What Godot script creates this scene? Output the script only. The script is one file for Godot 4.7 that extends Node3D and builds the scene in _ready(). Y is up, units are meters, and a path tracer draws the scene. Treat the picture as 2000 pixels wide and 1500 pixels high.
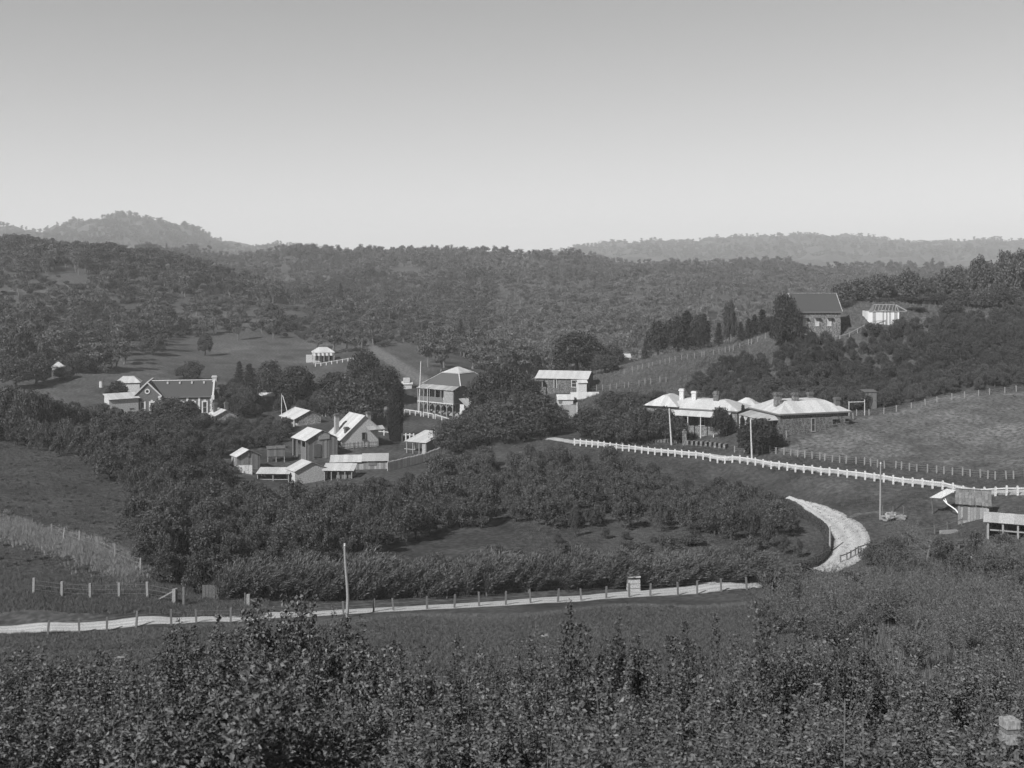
extends Node3D
# A valley village seen from a hillside. Metres, y up. The camera stands at (0, CAM_Y, 0) and looks along -z.
const F := 2414.0        # focal length of the lens, in picture widths / 2000
const HZ := 505.0        # height of the true horizon in the same units
const CAM_Y := 36.0

var rng := RandomNumberGenerator.new()
var used := {}
var M := {}
var unit_box: BoxMesh

# ---------------------------------------------------------------- mesh building
class MB:
	var v := PackedVector3Array()
	var c := PackedColorArray()
	var col := Color(1, 1, 1)
	var tinted := false
	func tri(a: Vector3, b: Vector3, d: Vector3) -> void:
		v.push_back(a); v.push_back(b); v.push_back(d)
		if tinted:
			c.push_back(col); c.push_back(col); c.push_back(col)
	func quad(a: Vector3, b: Vector3, d: Vector3, e: Vector3) -> void:
		tri(a, b, d); tri(a, d, e)
	func leaf(p: Vector3, n: Vector3, t: Vector3, a: float, b: float) -> void:
		var s := n.cross(t).normalized()
		quad(p + t * a, p + s * b, p - t * a, p - s * b)
	func fold_leaf(p: Vector3, n: Vector3, t: Vector3, a: float, b: float) -> void:
		var s := n.cross(t).normalized()
		var dip := n * (b * 0.45)
		tri(p - t * a, p + s * b + dip, p + t * a)
		tri(p - t * a, p + t * a, p - s * b + dip)
	func box(o: Vector3, s: Vector3, m: Basis = Basis()) -> void:
		var x := m.x * s.x * 0.5
		var y := m.y * s.y * 0.5
		var z := m.z * s.z * 0.5
		quad(o - x + y + z, o + x + y + z, o + x - y + z, o - x - y + z)
		quad(o + x + y - z, o - x + y - z, o - x - y - z, o + x - y - z)
		quad(o + x + y + z, o + x + y - z, o + x - y - z, o + x - y + z)
		quad(o - x + y - z, o - x + y + z, o - x - y + z, o - x - y - z)
		quad(o - x + y - z, o + x + y - z, o + x + y + z, o - x + y + z)
		quad(o - x - y + z, o + x - y + z, o + x - y - z, o - x - y - z)
	func tube(p: PackedVector3Array, r: PackedFloat32Array, k: int, cap := true) -> void:
		var prev := PackedVector3Array()
		for i in p.size():
			var t := (p[min(i + 1, p.size() - 1)] - p[max(i - 1, 0)]).normalized()
			var s := t.cross(Vector3(0.31, 0.2, 0.93)).normalized()
			var w := t.cross(s)
			var ring := PackedVector3Array()
			for j in k:
				var a := TAU * j / k
				ring.push_back(p[i] + (s * cos(a) + w * sin(a)) * r[i])
			if i > 0:
				for j in k:
					var j2 := (j + 1) % k
					quad(prev[j], prev[j2], ring[j2], ring[j])
			prev = ring
		if cap:
			for j in k:
				tri(p[p.size() - 1], prev[j], prev[(j + 1) % k])
	func extrude(p: Array, by: Vector3) -> void:
		for i in range(1, p.size() - 1):
			tri(p[0], p[i], p[i + 1])
			tri(p[0] + by, p[i + 1] + by, p[i] + by)
		for i in p.size():
			var j: int = (i + 1) % p.size()
			quad(p[i], p[i] + by, p[j] + by, p[j])
	func mesh() -> ArrayMesh:
		var a := []
		a.resize(Mesh.ARRAY_MAX)
		a[Mesh.ARRAY_VERTEX] = v
		if tinted:
			a[Mesh.ARRAY_COLOR] = c
		var m := ArrayMesh.new()
		m.add_surface_from_arrays(Mesh.PRIMITIVE_TRIANGLES, a)
		return m

func numbered(called: String) -> String:
	var n: int = used.get(called, 0)
	used[called] = n + 1
	return called if n == 0 else "%s_%03d" % [called, n]

func tag(o: Node, label: String, category: String, group := "", kind := "") -> void:
	if label: o.set_meta("label", label)
	if category: o.set_meta("category", category)
	if group: o.set_meta("group", group)
	if kind: o.set_meta("kind", kind)

func thing(called: String, label: String, category: String, at: Vector3, deg := 0.0, group := "") -> Node3D:
	var o := Node3D.new()
	o.name = numbered(called)
	add_child(o)
	o.position = at
	o.rotation.y = deg_to_rad(deg)
	tag(o, label, category, group)
	return o

func part(parent: Node, called: String, m: Mesh, mt: Material) -> MeshInstance3D:
	var o := MeshInstance3D.new()
	o.name = called
	o.mesh = m
	o.material_override = mt
	parent.add_child(o, true)
	return o

func setting(called: String, m: Mesh, mt: Material) -> MeshInstance3D:
	var o := part(self, numbered(called), m, mt)
	o.set_meta("kind", "structure")
	return o

func bx(parent: Node, called: String, at: Vector3, size: Vector3, mt: Material, turn := Basis()) -> MeshInstance3D:
	var o := part(parent, called, unit_box, mt)
	o.transform = Transform3D(turn.scaled_local(size), at)
	return o

func bar(parent: Node, called: String, a: Vector3, b: Vector3, w: float, h: float, mt: Material) -> MeshInstance3D:
	var z := (b - a).normalized()
	var x := Vector3.UP.cross(z)
	x = Vector3.RIGHT if x.length() < 0.01 else x.normalized()
	return bx(parent, called, (a + b) * 0.5, Vector3(w, h, a.distance_to(b)), mt, Basis(x, z.cross(x), z))

func slab(parent: Node, called: String, p: Array, by: Vector3, mt: Material) -> MeshInstance3D:
	var m := MB.new()
	m.extrude(p, by)
	return part(parent, called, m.mesh(), mt)

# ---------------------------------------------------------------- materials
func grey(v: float) -> Color:
	return Color(v, v, v).linear_to_srgb()

func noise_tex(kind: int, freq: float, lo: float, hi: float, size := 512, octaves := 4, seed_ := 1, stretch := false) -> Texture2D:
	var n := FastNoiseLite.new()
	n.seed = seed_
	n.noise_type = kind
	n.frequency = freq
	n.fractal_octaves = octaves
	if kind == FastNoiseLite.TYPE_CELLULAR:
		n.fractal_type = FastNoiseLite.FRACTAL_NONE
		n.cellular_return_type = FastNoiseLite.RETURN_CELL_VALUE
	var im := n.get_seamless_image(size, size)
	im.convert(Image.FORMAT_RGB8)
	if stretch:
		im.resize(size / 16, size)
		im.resize(size, size, Image.INTERPOLATE_CUBIC)
		im.rotate_90(CLOCKWISE)
	for y in size:
		for x in size:
			var k: float = lerpf(lo, hi, im.get_pixel(x, y).r)
			im.set_pixel(x, y, Color(k, k, k))
	return ImageTexture.create_from_image(im)

func mat(v: float, rough := 0.9, tex: Texture2D = null, scale := 1.0, bump := 0.0) -> StandardMaterial3D:
	var m := StandardMaterial3D.new()
	m.albedo_color = grey(v)
	m.roughness = rough
	m.metallic_specular = 0.3
	if tex:
		m.albedo_texture = tex
		m.uv1_triplanar = true
		m.uv1_world_triplanar = true
		m.uv1_scale = Vector3.ONE * scale
		if bump > 0.0:
			m.heightmap_enabled = true
			m.heightmap_texture = tex
			m.heightmap_scale = bump
	return m

func leaf_mat(v: float, rough := 0.55, back := 0.25) -> StandardMaterial3D:
	var m := StandardMaterial3D.new()
	m.albedo_color = grey(v)
	m.vertex_color_use_as_albedo = true
	m.roughness = rough
	m.metallic_specular = 0.35
	m.backlight_enabled = true
	m.backlight = Color(back, back, back)
	m.cull_mode = BaseMaterial3D.CULL_DISABLED
	return m

func make_materials() -> void:
	var fine := noise_tex(FastNoiseLite.TYPE_SIMPLEX, 0.03, 0.55, 1.0, 512, 5, 3)
	var coarse := noise_tex(FastNoiseLite.TYPE_SIMPLEX, 0.02, 0.5, 1.0, 1024, 6, 5)
	var stone := noise_tex(FastNoiseLite.TYPE_CELLULAR, 0.05, 0.45, 1.0, 512, 1, 7)
	var streak := noise_tex(FastNoiseLite.TYPE_SIMPLEX, 0.05, 0.5, 1.0, 512, 4, 9, true)
	M.stone = mat(0.17, 0.95, stone, 0.28, 1.5)
	M.stone_light = mat(0.23, 0.95, stone, 0.3, 1.5)
	M.stone_pale = mat(0.46, 0.95, stone, 0.3, 1.5)
	M.stone_white = mat(0.5, 0.9, fine, 0.4)
	M.brick = mat(0.15, 0.9, fine, 0.4)
	M.brick_pale = mat(0.42, 0.9, fine, 0.4)
	M.white = mat(0.74, 0.7, fine, 0.35)
	M.white.albedo_color = grey(0.74)
	M.wall_wash = mat(0.36, 0.9, coarse, 0.2)
	M.cream = mat(0.62, 0.8, fine, 0.3)
	M.slate = mat(0.085, 0.7, fine, 0.5)
	M.hotel_slate = mat(0.12, 0.7, fine, 0.5)
	M.shingle = mat(0.15, 0.9, stone, 1.2, 1.0)
	M.iron = []
	for k in [0.60, 0.65, 0.69, 0.73]:
		M.iron.append(mat(k, 0.55, streak, 0.35))
	M.iron_old = []
	for k in [0.38, 0.44, 0.48, 0.54]:
		M.iron_old.append(mat(k, 0.6, streak, 0.35))
	M.roof_dull = [mat(0.27, 0.8, streak, 0.35), mat(0.31, 0.8, streak, 0.35), mat(0.34, 0.8, streak, 0.35)]
	M.iron_grey = mat(0.16, 0.6, streak, 0.5)
	M.plank = []
	for k in [0.26, 0.34, 0.4, 0.48]:
		M.plank.append(mat(k, 0.9, streak, 0.6))
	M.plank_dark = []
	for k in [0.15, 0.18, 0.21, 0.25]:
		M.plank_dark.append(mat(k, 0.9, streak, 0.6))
	M.timber = mat(0.2, 0.9, streak, 0.8)
	M.timber_pale = mat(0.38, 0.9, streak, 0.8)
	M.timber_dark = mat(0.14, 0.9, streak, 0.8)
	M.gutter = mat(0.12, 0.8)
	M.glass = mat(0.03, 0.15)
	M.wire = mat(0.3, 0.6)
	M.gravel = mat(1.0, 0.95, fine, 0.35, 2.0)
	M.gravel.vertex_color_use_as_albedo = true
	M.earth = mat(0.12, 0.95, fine, 0.3, 2.0)
	M.bark = mat(0.09, 0.95, streak, 0.7)
	M.bark_pale = mat(0.19, 0.9, streak, 0.7)
	M.twig = mat(0.07, 0.9)
	M.ground = mat(0.87, 0.97, coarse, 0.043, 5.0)
	M.ground.vertex_color_use_as_albedo = true
	M.leaf_gum = leaf_mat(0.77, 0.6)
	M.leaf = leaf_mat(0.72, 0.6)
	M.leaf_gloss = leaf_mat(0.74, 0.5, 0.3)
	M.grass = leaf_mat(1.0, 0.7, 0.3)

# ---------------------------------------------------------------- terrain
# Survey points: horizontal bearing (picture units), drop below the horizon (picture units from the top) and distance in metres.
var SURVEY := [
	# the near hillside under the camera and the meadow above the road
	-300, 2900, 4, 1000, 2900, 4, 2300, 2900, 4, -300, 1940, 10, 1000, 1940, 10, 2300, 1920, 10, -300, 1590, 20, 400, 1590, 20, 1000, 1590, 20, 1600, 1590, 20, 2300, 1570, 20,
	-300, 1446, 30, 400, 1446, 30, 1000, 1446, 30, 1600, 1440, 30, 2300, 1425, 30, -300, 1325, 45, 300, 1325, 45, 800, 1325, 45, 1300, 1318, 45, 1800, 1310, 45, 2300, 1300, 45,
	-300, 1285, 60, 200, 1280, 60, 700, 1275, 60, 1200, 1265, 60, 1600, 1260, 60, 2000, 1255, 62, -100, 1258, 80, 500, 1248, 80, 1000, 1232, 80, 1450, 1222, 80, 1950, 1225, 80,
	-100, 1246, 96, 400, 1228, 97, 800, 1206, 98, 1200, 1186, 98, 1550, 1170, 98, 1985, 1180, 98,
	# lower road
	-200, 1237, 103, -60, 1231, 104, 40, 1226.5, 105, 140, 1222.5, 105.6, 240, 1218, 106.3, 340, 1214, 107, 470, 1207.5, 108.6, 600, 1201, 110, 700, 1195.5, 111.2, 800, 1190, 112.3, 900, 1184, 113.6, 1000, 1178, 115, 1120, 1169.5, 117, 1250, 1160, 119, 1360, 1151, 121.4, 1480, 1140, 124, 1600, 1116, 129, 1662, 1085, 134, 1677, 1050, 140, 1652, 1015, 150, 1600, 990, 160, 1575, 981, 163.5, 1535, 968, 168, 1480, 957, 171.5, 1400, 952, 174,
	# left field, bank and slope
	60, 1160, 112, 290, 1170, 112, 480, 1180, 113, 60, 1118, 119, 220, 1118, 119, -100, 1060, 130, 100, 1045, 136, 60, 1000, 152, 250, 1010, 152, -100, 940, 165, 80, 935, 172, 230, 960, 170, 60, 865, 205, -100, 850, 200, 250, 880, 200,
	# creek flat with the orchards
	700, 1172, 117, 1100, 1146, 122, 1380, 1120, 127, 450, 1110, 128, 700, 1080, 138, 1000, 1060, 142, 1300, 1065, 140, 1500, 1060, 140, 500, 1010, 160, 800, 1010, 160, 1100, 1015, 156, 1350, 1000, 160, 400, 950, 182, 650, 960, 188, 850, 950, 188, 1050, 930, 192, 1250, 945, 180, 1400, 960, 176,
	# village lots
	470, 914, 205, 600, 945, 198, 610, 897, 215, 680, 866, 228, 740, 915, 207, 800, 882, 222, 840, 905, 212, 585, 832, 248, 262, 816, 252, 400, 812, 252, 430, 828, 246, 210, 805, 252, 772, 862, 232, 350, 845, 235, 500, 870, 225, 500, 815, 256,
	# main street
	1080, 858, 214, 1000, 848, 225, 920, 832, 240, 850, 816, 252, 745, 804, 262, 640, 796, 270, 560, 790, 275, 899, 816, 254, 1000, 800, 256, 1130, 846, 222, 1092, 838, 232, 1127, 768, 252, 1050, 764, 258,
	# right slope
	2150, 970, 140, 1340, 866, 205, 1240, 868, 212, 1440, 842, 205, 1523, 853, 190, 1656, 829, 194, 1320, 832, 216, 1700, 882, 179, 1800, 832, 190, 1985, 850, 182, 1985, 800, 198, 2150, 810, 185, 1700, 815, 202,
	1720, 985, 155, 1640, 972, 160, 1850, 1000, 150, 1910, 1013, 143, 1990, 1040, 135, 1800, 1085, 128, 1985, 1130, 117, 1720, 1110, 126, 2150, 1100, 125,
	1350, 765, 236, 1500, 745, 239, 1700, 722, 240, 1985, 695, 236, 1985, 755, 216, 1780, 785, 214, 1640, 800, 214, 2150, 700, 230,
	1553, 657, 250, 1642, 655, 251, 1480, 672, 256, 1380, 690, 263, 1290, 697, 272, 1230, 712, 288, 1698, 630, 252, 1770, 622, 256, 1850, 612, 262, 1985, 598, 270, 2150, 580, 280, 1985, 592, 310, 1700, 635, 310, 1500, 690, 310, 1250, 740, 330, 2150, 580, 330,
	# valley behind the village and the grass hill
	1000, 742, 300, 1130, 730, 290, 830, 742, 300, 735, 686, 360, 620, 708, 350, 400, 692, 370, 500, 652, 420, 300, 682, 365, 100, 750, 292, 103, 732, 300, -100, 745, 290, 60, 700, 340, 250, 760, 285, 500, 760, 290, 660, 780, 285, 200, 650, 400, -150, 650, 400, 650, 665, 400, 860, 690, 370,
	# wooded spur
	-150, 490, 570, 30, 497, 570, 200, 506, 580, 400, 532, 590, 490, 568, 560, 580, 598, 530, 700, 628, 480, 850, 662, 430, 60, 570, 470, 300, 600, 470, 480, 615, 470, -100, 565, 750, 200, 565, 760, 450, 590, 700,
	# wooded range
	1000, 705, 420, 1000, 665, 520, 800, 620, 600, 1200, 660, 520, 1000, 600, 650, 700, 560, 750, 1200, 590, 700, 1400, 600, 680, 1600, 600, 700, 1900, 590, 700, 250, 520, 900, 450, 513, 920, 600, 512, 920, 750, 510, 920, 900, 508, 920, 1000, 513, 920, 1100, 519, 920, 1200, 530, 930, 1400, 534, 950, 1600, 538, 980, 1985, 545, 1000, 2200, 545, 1000, -100, 520, 950,
	0, 545, 1400, 500, 545, 1400, 1000, 540, 1400, 1500, 545, 1400, 2000, 545, 1400,
	# far hills
	-200, 460, 2500, 30, 460, 2500, 100, 461, 2500, 140, 446, 2500, 200, 438, 2500, 260, 435, 2500, 330, 442, 2500, 380, 460, 2500, 420, 483, 2500, 470, 495, 2500, 520, 491, 2500, 600, 498, 2500, 700, 506, 2600, 1000, 512, 2600, 60, 490, 2000, 250, 485, 2000, 450, 510, 2000,
	1060, 506, 3400, 1120, 493, 3400, 1170, 485, 3400, 1250, 479, 3400, 1400, 474, 3400, 1500, 468, 3400, 1590, 465, 3400, 1680, 471, 3400, 1740, 477, 3400, 1985, 477, 3400, 2200, 480, 3400, 1300, 510, 2500, 1700, 510, 2500, 2000, 515, 2500,
	200, 500, 3600, 1000, 500, 4600, 600, 497, 5200, 800, 496, 5200, 1000, 499, 5200, 1400, 502, 5200, 2000, 502, 5200, 0, 502, 5200, 0, 504, 8500, 1000, 504, 8500, 2000, 504, 8500,
]
const U0 := -0.7
const U1 := 0.7
const NU := 281
const NV := 640
var V0 := log(2.5)
var V1 := log(9000.0)
var drop := PackedFloat32Array()

func tps(r2: float) -> float:
	return 0.0 if r2 < 1e-9 else r2 * log(r2)

func build_heights() -> void:
	# the upper road runs straight: put its own levels into the survey
	var lv := [1122, 870, 1181, 876, 1243, 883, 1310, 890, 1376, 896, 1425, 902, 1473, 908, 1525, 915, 1572, 921, 1625, 928, 1681, 935, 1727, 941, 1790, 949, 1849, 956, 1956, 968]
	for i in range(0, lv.size(), 2):
		var u: float = (lv[i] - 1000.0) / F
		var t := (u * 208.0 - 10.51) / (51.2 + u * 60.5)
		var dd := 208.0 - 60.5 * t
		SURVEY.append_array([lv[i], lv[i + 1], dd])
		SURVEY.append_array([lv[i], HZ + (lv[i + 1] - HZ) * dd / (dd + 4.5) - 1.0, dd + 4.5])
	var n := SURVEY.size() / 3
	var pu := PackedFloat64Array()
	var pv := PackedFloat64Array()
	var rhs := PackedFloat64Array()
	for i in n:
		pu.push_back((SURVEY[i * 3] - 1000.0) / F * 6.0)
		pv.push_back(log(float(SURVEY[i * 3 + 2])) * 2.2)
		rhs.push_back((SURVEY[i * 3 + 1] - HZ) / F)
	var m := n + 3
	var A := []
	for i in m:
		var row := PackedFloat64Array()
		row.resize(m + 1)
		if i < n:
			for j in n:
				var du := pu[i] - pu[j]
				var dv := pv[i] - pv[j]
				row[j] = tps(du * du + dv * dv)
			row[i] += 0.0005
			row[n] = 1.0; row[n + 1] = pu[i]; row[n + 2] = pv[i]; row[m] = rhs[i]
		else:
			for j in n:
				row[j] = 1.0 if i == n else (pu[j] if i == n + 1 else pv[j])
		A.append(row)
	for k in m:
		var best := k
		for i in range(k + 1, m):
			if absf(A[i][k]) > absf(A[best][k]): best = i
		var t = A[k]; A[k] = A[best]; A[best] = t
		var pk: PackedFloat64Array = A[k]
		for i in range(k + 1, m):
			var ri: PackedFloat64Array = A[i]
			var f := ri[k] / pk[k]
			if f != 0.0:
				for j in range(k, m + 1):
					ri[j] -= f * pk[j]
				A[i] = ri
	var w := PackedFloat64Array()
	w.resize(m)
	for ii in m:
		var i := m - 1 - ii
		var r: PackedFloat64Array = A[i]
		var s := r[m]
		for j in range(i + 1, m):
			s -= r[j] * w[j]
		w[i] = s / r[i]
	# every second node of the grid from the spline, those between by interpolation
	drop.resize(NU * NV)
	var r0 := int((log(96.0) - V0) / (V1 - V0) * (NV - 1))
	var r1 := int((log(275.0) - V0) / (V1 - V0) * (NV - 1))
	for iv in NV:
		var close := iv >= r0 and iv <= r1
		if not close and iv % 2: continue
		var gv := (V0 + (V1 - V0) * iv / (NV - 1)) * 2.2
		for iu in range(0, NU, 2):
			var gu := (U0 + (U1 - U0) * iu / (NU - 1)) * 6.0
			var s := w[n] + w[n + 1] * gu + w[n + 2] * gv
			for i in n:
				var du := gu - pu[i]
				var dv := gv - pv[i]
				var r2 := du * du + dv * dv + 1e-12
				s += w[i] * r2 * log(r2)
			drop[iv * NU + iu] = s
	for iv in NV:
		if iv % 2 and not (iv >= r0 and iv <= r1): continue
		for iu in range(1, NU, 2):
			drop[iv * NU + iu] = (drop[iv * NU + iu - 1] + drop[iv * NU + min(iu + 1, NU - 1)]) * 0.5
	for iv in range(1, NV, 2):
		if iv >= r0 and iv <= r1: continue
		for iu in NU:
			drop[iv * NU + iu] = (drop[(iv - 1) * NU + iu] + drop[min(iv + 1, NV - 2) * NU + iu]) * 0.5
	# unevenness of the ground
	var n1 := FastNoiseLite.new()
	n1.seed = 11
	n1.frequency = 1.0
	n1.fractal_octaves = 3
	for iv in NV:
		var d := exp(V0 + (V1 - V0) * iv / (NV - 1))
		for iu in NU:
			var x := (U0 + (U1 - U0) * iu / (NU - 1)) * d
			var h := n1.get_noise_2d(x * 0.045, d * 0.045) * (0.12 if d < 230.0 else 0.35)
			if d > 380.0:
				h += n1.get_noise_2d(x * 0.009, d * 0.009) * minf((d - 380.0) * 0.02, 14.0) * (2.0 if d > 1500.0 else 1.0)
			drop[iv * NU + iu] -= h / d

func ground(x: float, z: float) -> float:
	var d := maxf(-z, 2.6)
	var fu := clampf((x / d - U0) / (U1 - U0) * (NU - 1), 0.0, NU - 1.001)
	var fv := clampf((log(d) - V0) / (V1 - V0) * (NV - 1), 0.0, NV - 1.001)
	var iu := int(fu)
	var iv := int(fv)
	var a := lerpf(drop[iv * NU + iu], drop[iv * NU + iu + 1], fu - iu)
	var b := lerpf(drop[(iv + 1) * NU + iu], drop[(iv + 1) * NU + iu + 1], fu - iu)
	return CAM_Y - lerpf(a, b, fv - iv) * d

func G(px: float, d: float) -> Vector3:
	var x := (px - 1000.0) / F * d
	return Vector3(x, ground(x, -d), -d)

func W(px: float, py: float, d: float) -> Vector3:
	return Vector3((px - 1000.0) / F * d, CAM_Y - (py - HZ) / F * d, -d)

func inside(p: Vector2, poly: PackedVector2Array) -> bool:
	return Geometry2D.is_point_in_polygon(p, poly)

func plan(a: Array) -> PackedVector2Array:
	var o := PackedVector2Array()
	for i in range(0, a.size(), 2):
		o.push_back(Vector2((a[i] - 1000.0) / F * a[i + 1], a[i + 1]))
	return o

func build_terrain() -> void:
	var n1 := FastNoiseLite.new()
	n1.seed = 21
	n1.frequency = 1.0
	n1.fractal_octaves = 4
	# land use: [outline on the map as bearing, distance pairs; base colour]
	var fields := [
		[plan([1490, 186, 1700, 176, 1985, 162, 2300, 150, 2300, 200, 1985, 212, 1780, 211, 1665, 200, 1560, 187]), 0.185],
		[plan([1122, 207, 1985, 148, 2300, 130, 2300, 142, 1760, 153, 1600, 166, 1400, 181]), 0.10],
		[plan([-400, 100, 1500, 96, 1500, 40, -400, 40]), 0.078],
		[plan([-400, 117, 210, 117, 150, 138, -400, 145]), 0.06],
		[plan([-400, 146, 160, 142, 330, 160, 250, 195, -400, 215]), 0.068],
		[plan([1000, 150, 1500, 150, 1520, 128, 1000, 134]), 0.075],
		[plan([-400, 255, 200, 262, 640, 285, 760, 290, 880, 330, 800, 400, 500, 450, 250, 420, -400, 330]), 0.105],
		[plan([1230, 290, 1500, 262, 1990, 270, 2300, 280, 2300, 250, 1700, 245, 1350, 240, 1150, 250]), 0.10],
	]
	var v := PackedVector3Array()
	var nrm := PackedVector3Array()
	var col := PackedColorArray()
	for iv in NV:
		var d := exp(V0 + (V1 - V0) * iv / (NV - 1))
		for iu in NU:
			var x := (U0 + (U1 - U0) * iu / (NU - 1)) * d
			v.push_back(Vector3(x, CAM_Y - drop[iv * NU + iu] * d, -d))
			var g := 0.085 if d < 380.0 else 0.11
			for f in fields:
				if inside(Vector2(x, d), f[0]): g = f[1]
			var k := n1.get_noise_2d(x * 0.03, d * 0.05) * 0.55 + n1.get_noise_2d(x * 0.13 + 40.0, d * 0.2) * 0.6
			if d > 380.0 and d < 620.0 and x < d * -0.03: g = 0.12
			if d > 400.0: k = n1.get_noise_2d(x * 0.012, d * 0.012) * 0.6
			g *= 1.0 + k
			col.push_back(Color(g, g, g))
	nrm.resize(v.size())
	for iv in NV:
		for iu in NU:
			var a := v[iv * NU + min(iu + 1, NU - 1)] - v[iv * NU + max(iu - 1, 0)]
			var b := v[min(iv + 1, NV - 1) * NU + iu] - v[max(iv - 1, 0) * NU + iu]
			nrm[iv * NU + iu] = a.cross(b).normalized()
	var idx := PackedInt32Array()
	for iv in NV - 1:
		for iu in NU - 1:
			var a := iv * NU + iu
			idx.append_array([a, a + NU, a + 1, a + 1, a + NU, a + NU + 1])
	var arr := []
	arr.resize(Mesh.ARRAY_MAX)
	arr[Mesh.ARRAY_VERTEX] = v
	arr[Mesh.ARRAY_NORMAL] = nrm
	arr[Mesh.ARRAY_COLOR] = col
	arr[Mesh.ARRAY_INDEX] = idx
	var m := ArrayMesh.new()
	m.add_surface_from_arrays(Mesh.PRIMITIVE_TRIANGLES, arr)
	setting("ground", m, M.ground)

# a strip of road draped on the land: [bearing, distance, ...]
func ribbon(called: String, a: Array, width: float, mt: Material, tones: Array, lift := 0.07, ragged := 0.25, w_end := -1.0) -> void:
	var c := Curve3D.new()
	var p := []
	for i in range(0, a.size(), 2):
		p.append(Vector3((a[i] - 1000.0) / F * a[i + 1], 0, -a[i + 1]))
	for i in p.size():
		var t: Vector3 = (p[min(i + 1, p.size() - 1)] - p[max(i - 1, 0)]) / 6.0
		c.add_point(p[i], -t, t)
	c.bake_interval = 0.6
	var pts := c.get_baked_points()
	var m := MB.new()
	m.tinted = true
	var k := tones.size()
	var noise := FastNoiseLite.new()
	noise.frequency = 0.12
	var prev := []
	var prevc := []
	for i in pts.size():
		var t := (pts[min(i + 1, pts.size() - 1)] - pts[max(i - 1, 0)]).normalized()
		var s := t.cross(Vector3.UP)
		var ft := float(i) / pts.size()
		var w := width if w_end < 0.0 else lerpf(width, w_end, ft) * clampf((1.0 - ft) / 0.15, 0.15, 1.0)
		var row := []
		var rowc := []
		for j in k:
			var f := float(j) / (k - 1) - 0.5
			var e := f * w + (signf(f) * ragged * noise.get_noise_2d(i * 2.5, 50.0 * j) * 2.0 if absf(f) > 0.45 else 0.0)
			var q := pts[i] + s * e
			q.y = ground(q.x, q.z) + (lift if absf(f) < 0.45 else lift * 0.3)
			row.append(q)
			var b: float = tones[j] * (1.0 + 0.13 * noise.get_noise_2d(i * 3.0, 20.0 * j + 7.0))
			rowc.append(Color(b, b, b))
		if i > 0:
			for j in k - 1:
				m.v.append_array([prev[j], prev[j + 1], row[j + 1], prev[j], row[j + 1], row[j]])
				m.c.append_array([prevc[j], prevc[j + 1], rowc[j + 1], prevc[j], rowc[j + 1], rowc[j]])
		prev = row
		prevc = rowc
	setting(called, m.mesh(), mt)

# ---------------------------------------------------------------- plants
func rv() -> Vector3:
	return Vector3(rng.randfn(), rng.randfn(), rng.randfn()).normalized()

func rc(lo: float, hi: float) -> Color:
	var k := rng.randf_range(lo, hi)
	return Color(k, k, k)

# leaves through the volume of a clump, most of them near its skin
func clump(m: MB, o: Vector3, r: Vector3, n: int, a: float, b: float, lo: float, hi: float, fill := 0.45) -> void:
	for i in n:
		var q := rv()
		var e := pow(rng.randf(), fill)
		var p := o + Vector3(q.x * r.x, q.y * r.y, q.z * r.z) * e
		var nn := (q * 0.7 + rv() + Vector3(0, 0.35, 0)).normalized()
		var t := nn.cross(rv()).normalized()
		m.col = rc(lo, hi)
		var k := rng.randf_range(0.7, 1.3)
		m.leaf(p, nn, t, a * k, b * k)

func limb(m: MB, a: Vector3, b: Vector3, r0: float, r1: float, bend: float, k := 5) -> void:
	var p := PackedVector3Array()
	var r := PackedFloat32Array()
	var off := rv() * bend
	for i in 5:
		var t := i / 4.0
		p.push_back(a.lerp(b, t) + off * sin(t * PI))
		r.push_back(lerpf(r0, r1, t))
	m.tube(p, r, k)

func proto(h: float, w: float, trunk: MB, crown: MB, bark: Material, leaf: Material) -> Node3D:
	var o := Node3D.new()
	o.set_meta("h", h)
	o.set_meta("w", w)
	if trunk.v.size():
		part(o, "trunk", trunk.mesh(), bark)
	part(o, "crown", crown.mesh(), leaf)
	return o

func gum(s: int, leaves: int, size: float, lo := 0.045, hi := 0.14) -> Node3D:
	rng.seed = s
	var t := MB.new()
	var c := MB.new()
	c.tinted = true
	var top := Vector3(rng.randf_range(-0.8, 0.8), 3.6, rng.randf_range(-0.8, 0.8))
	limb(t, Vector3(0, -0.4, 0), top, 0.32, 0.2, 0.3, 6)
	var nb := rng.randi_range(7, 10)
	for i in nb:
		var an := TAU * (i + rng.randf() * 0.7) / nb
		var rr := rng.randf_range(0.6, 2.6)
		var e := Vector3(cos(an) * rr, rng.randf_range(3.4, 9.0) - rr * 0.45, sin(an) * rr)
		limb(t, top - Vector3(0, rng.randf() * 1.6, 0), e, 0.14, 0.05, 0.3, 4)
		var r := rng.randf_range(1.0, 1.7)
		clump(c, e + Vector3(0, 0.3, 0), Vector3(r * 1.15, r * 0.75, r * 1.15), leaves / nb, size, size * 0.5, lo, hi)
	return proto(10.0, 7.0, t, c, M.bark_pale, M.leaf_gum)

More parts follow.
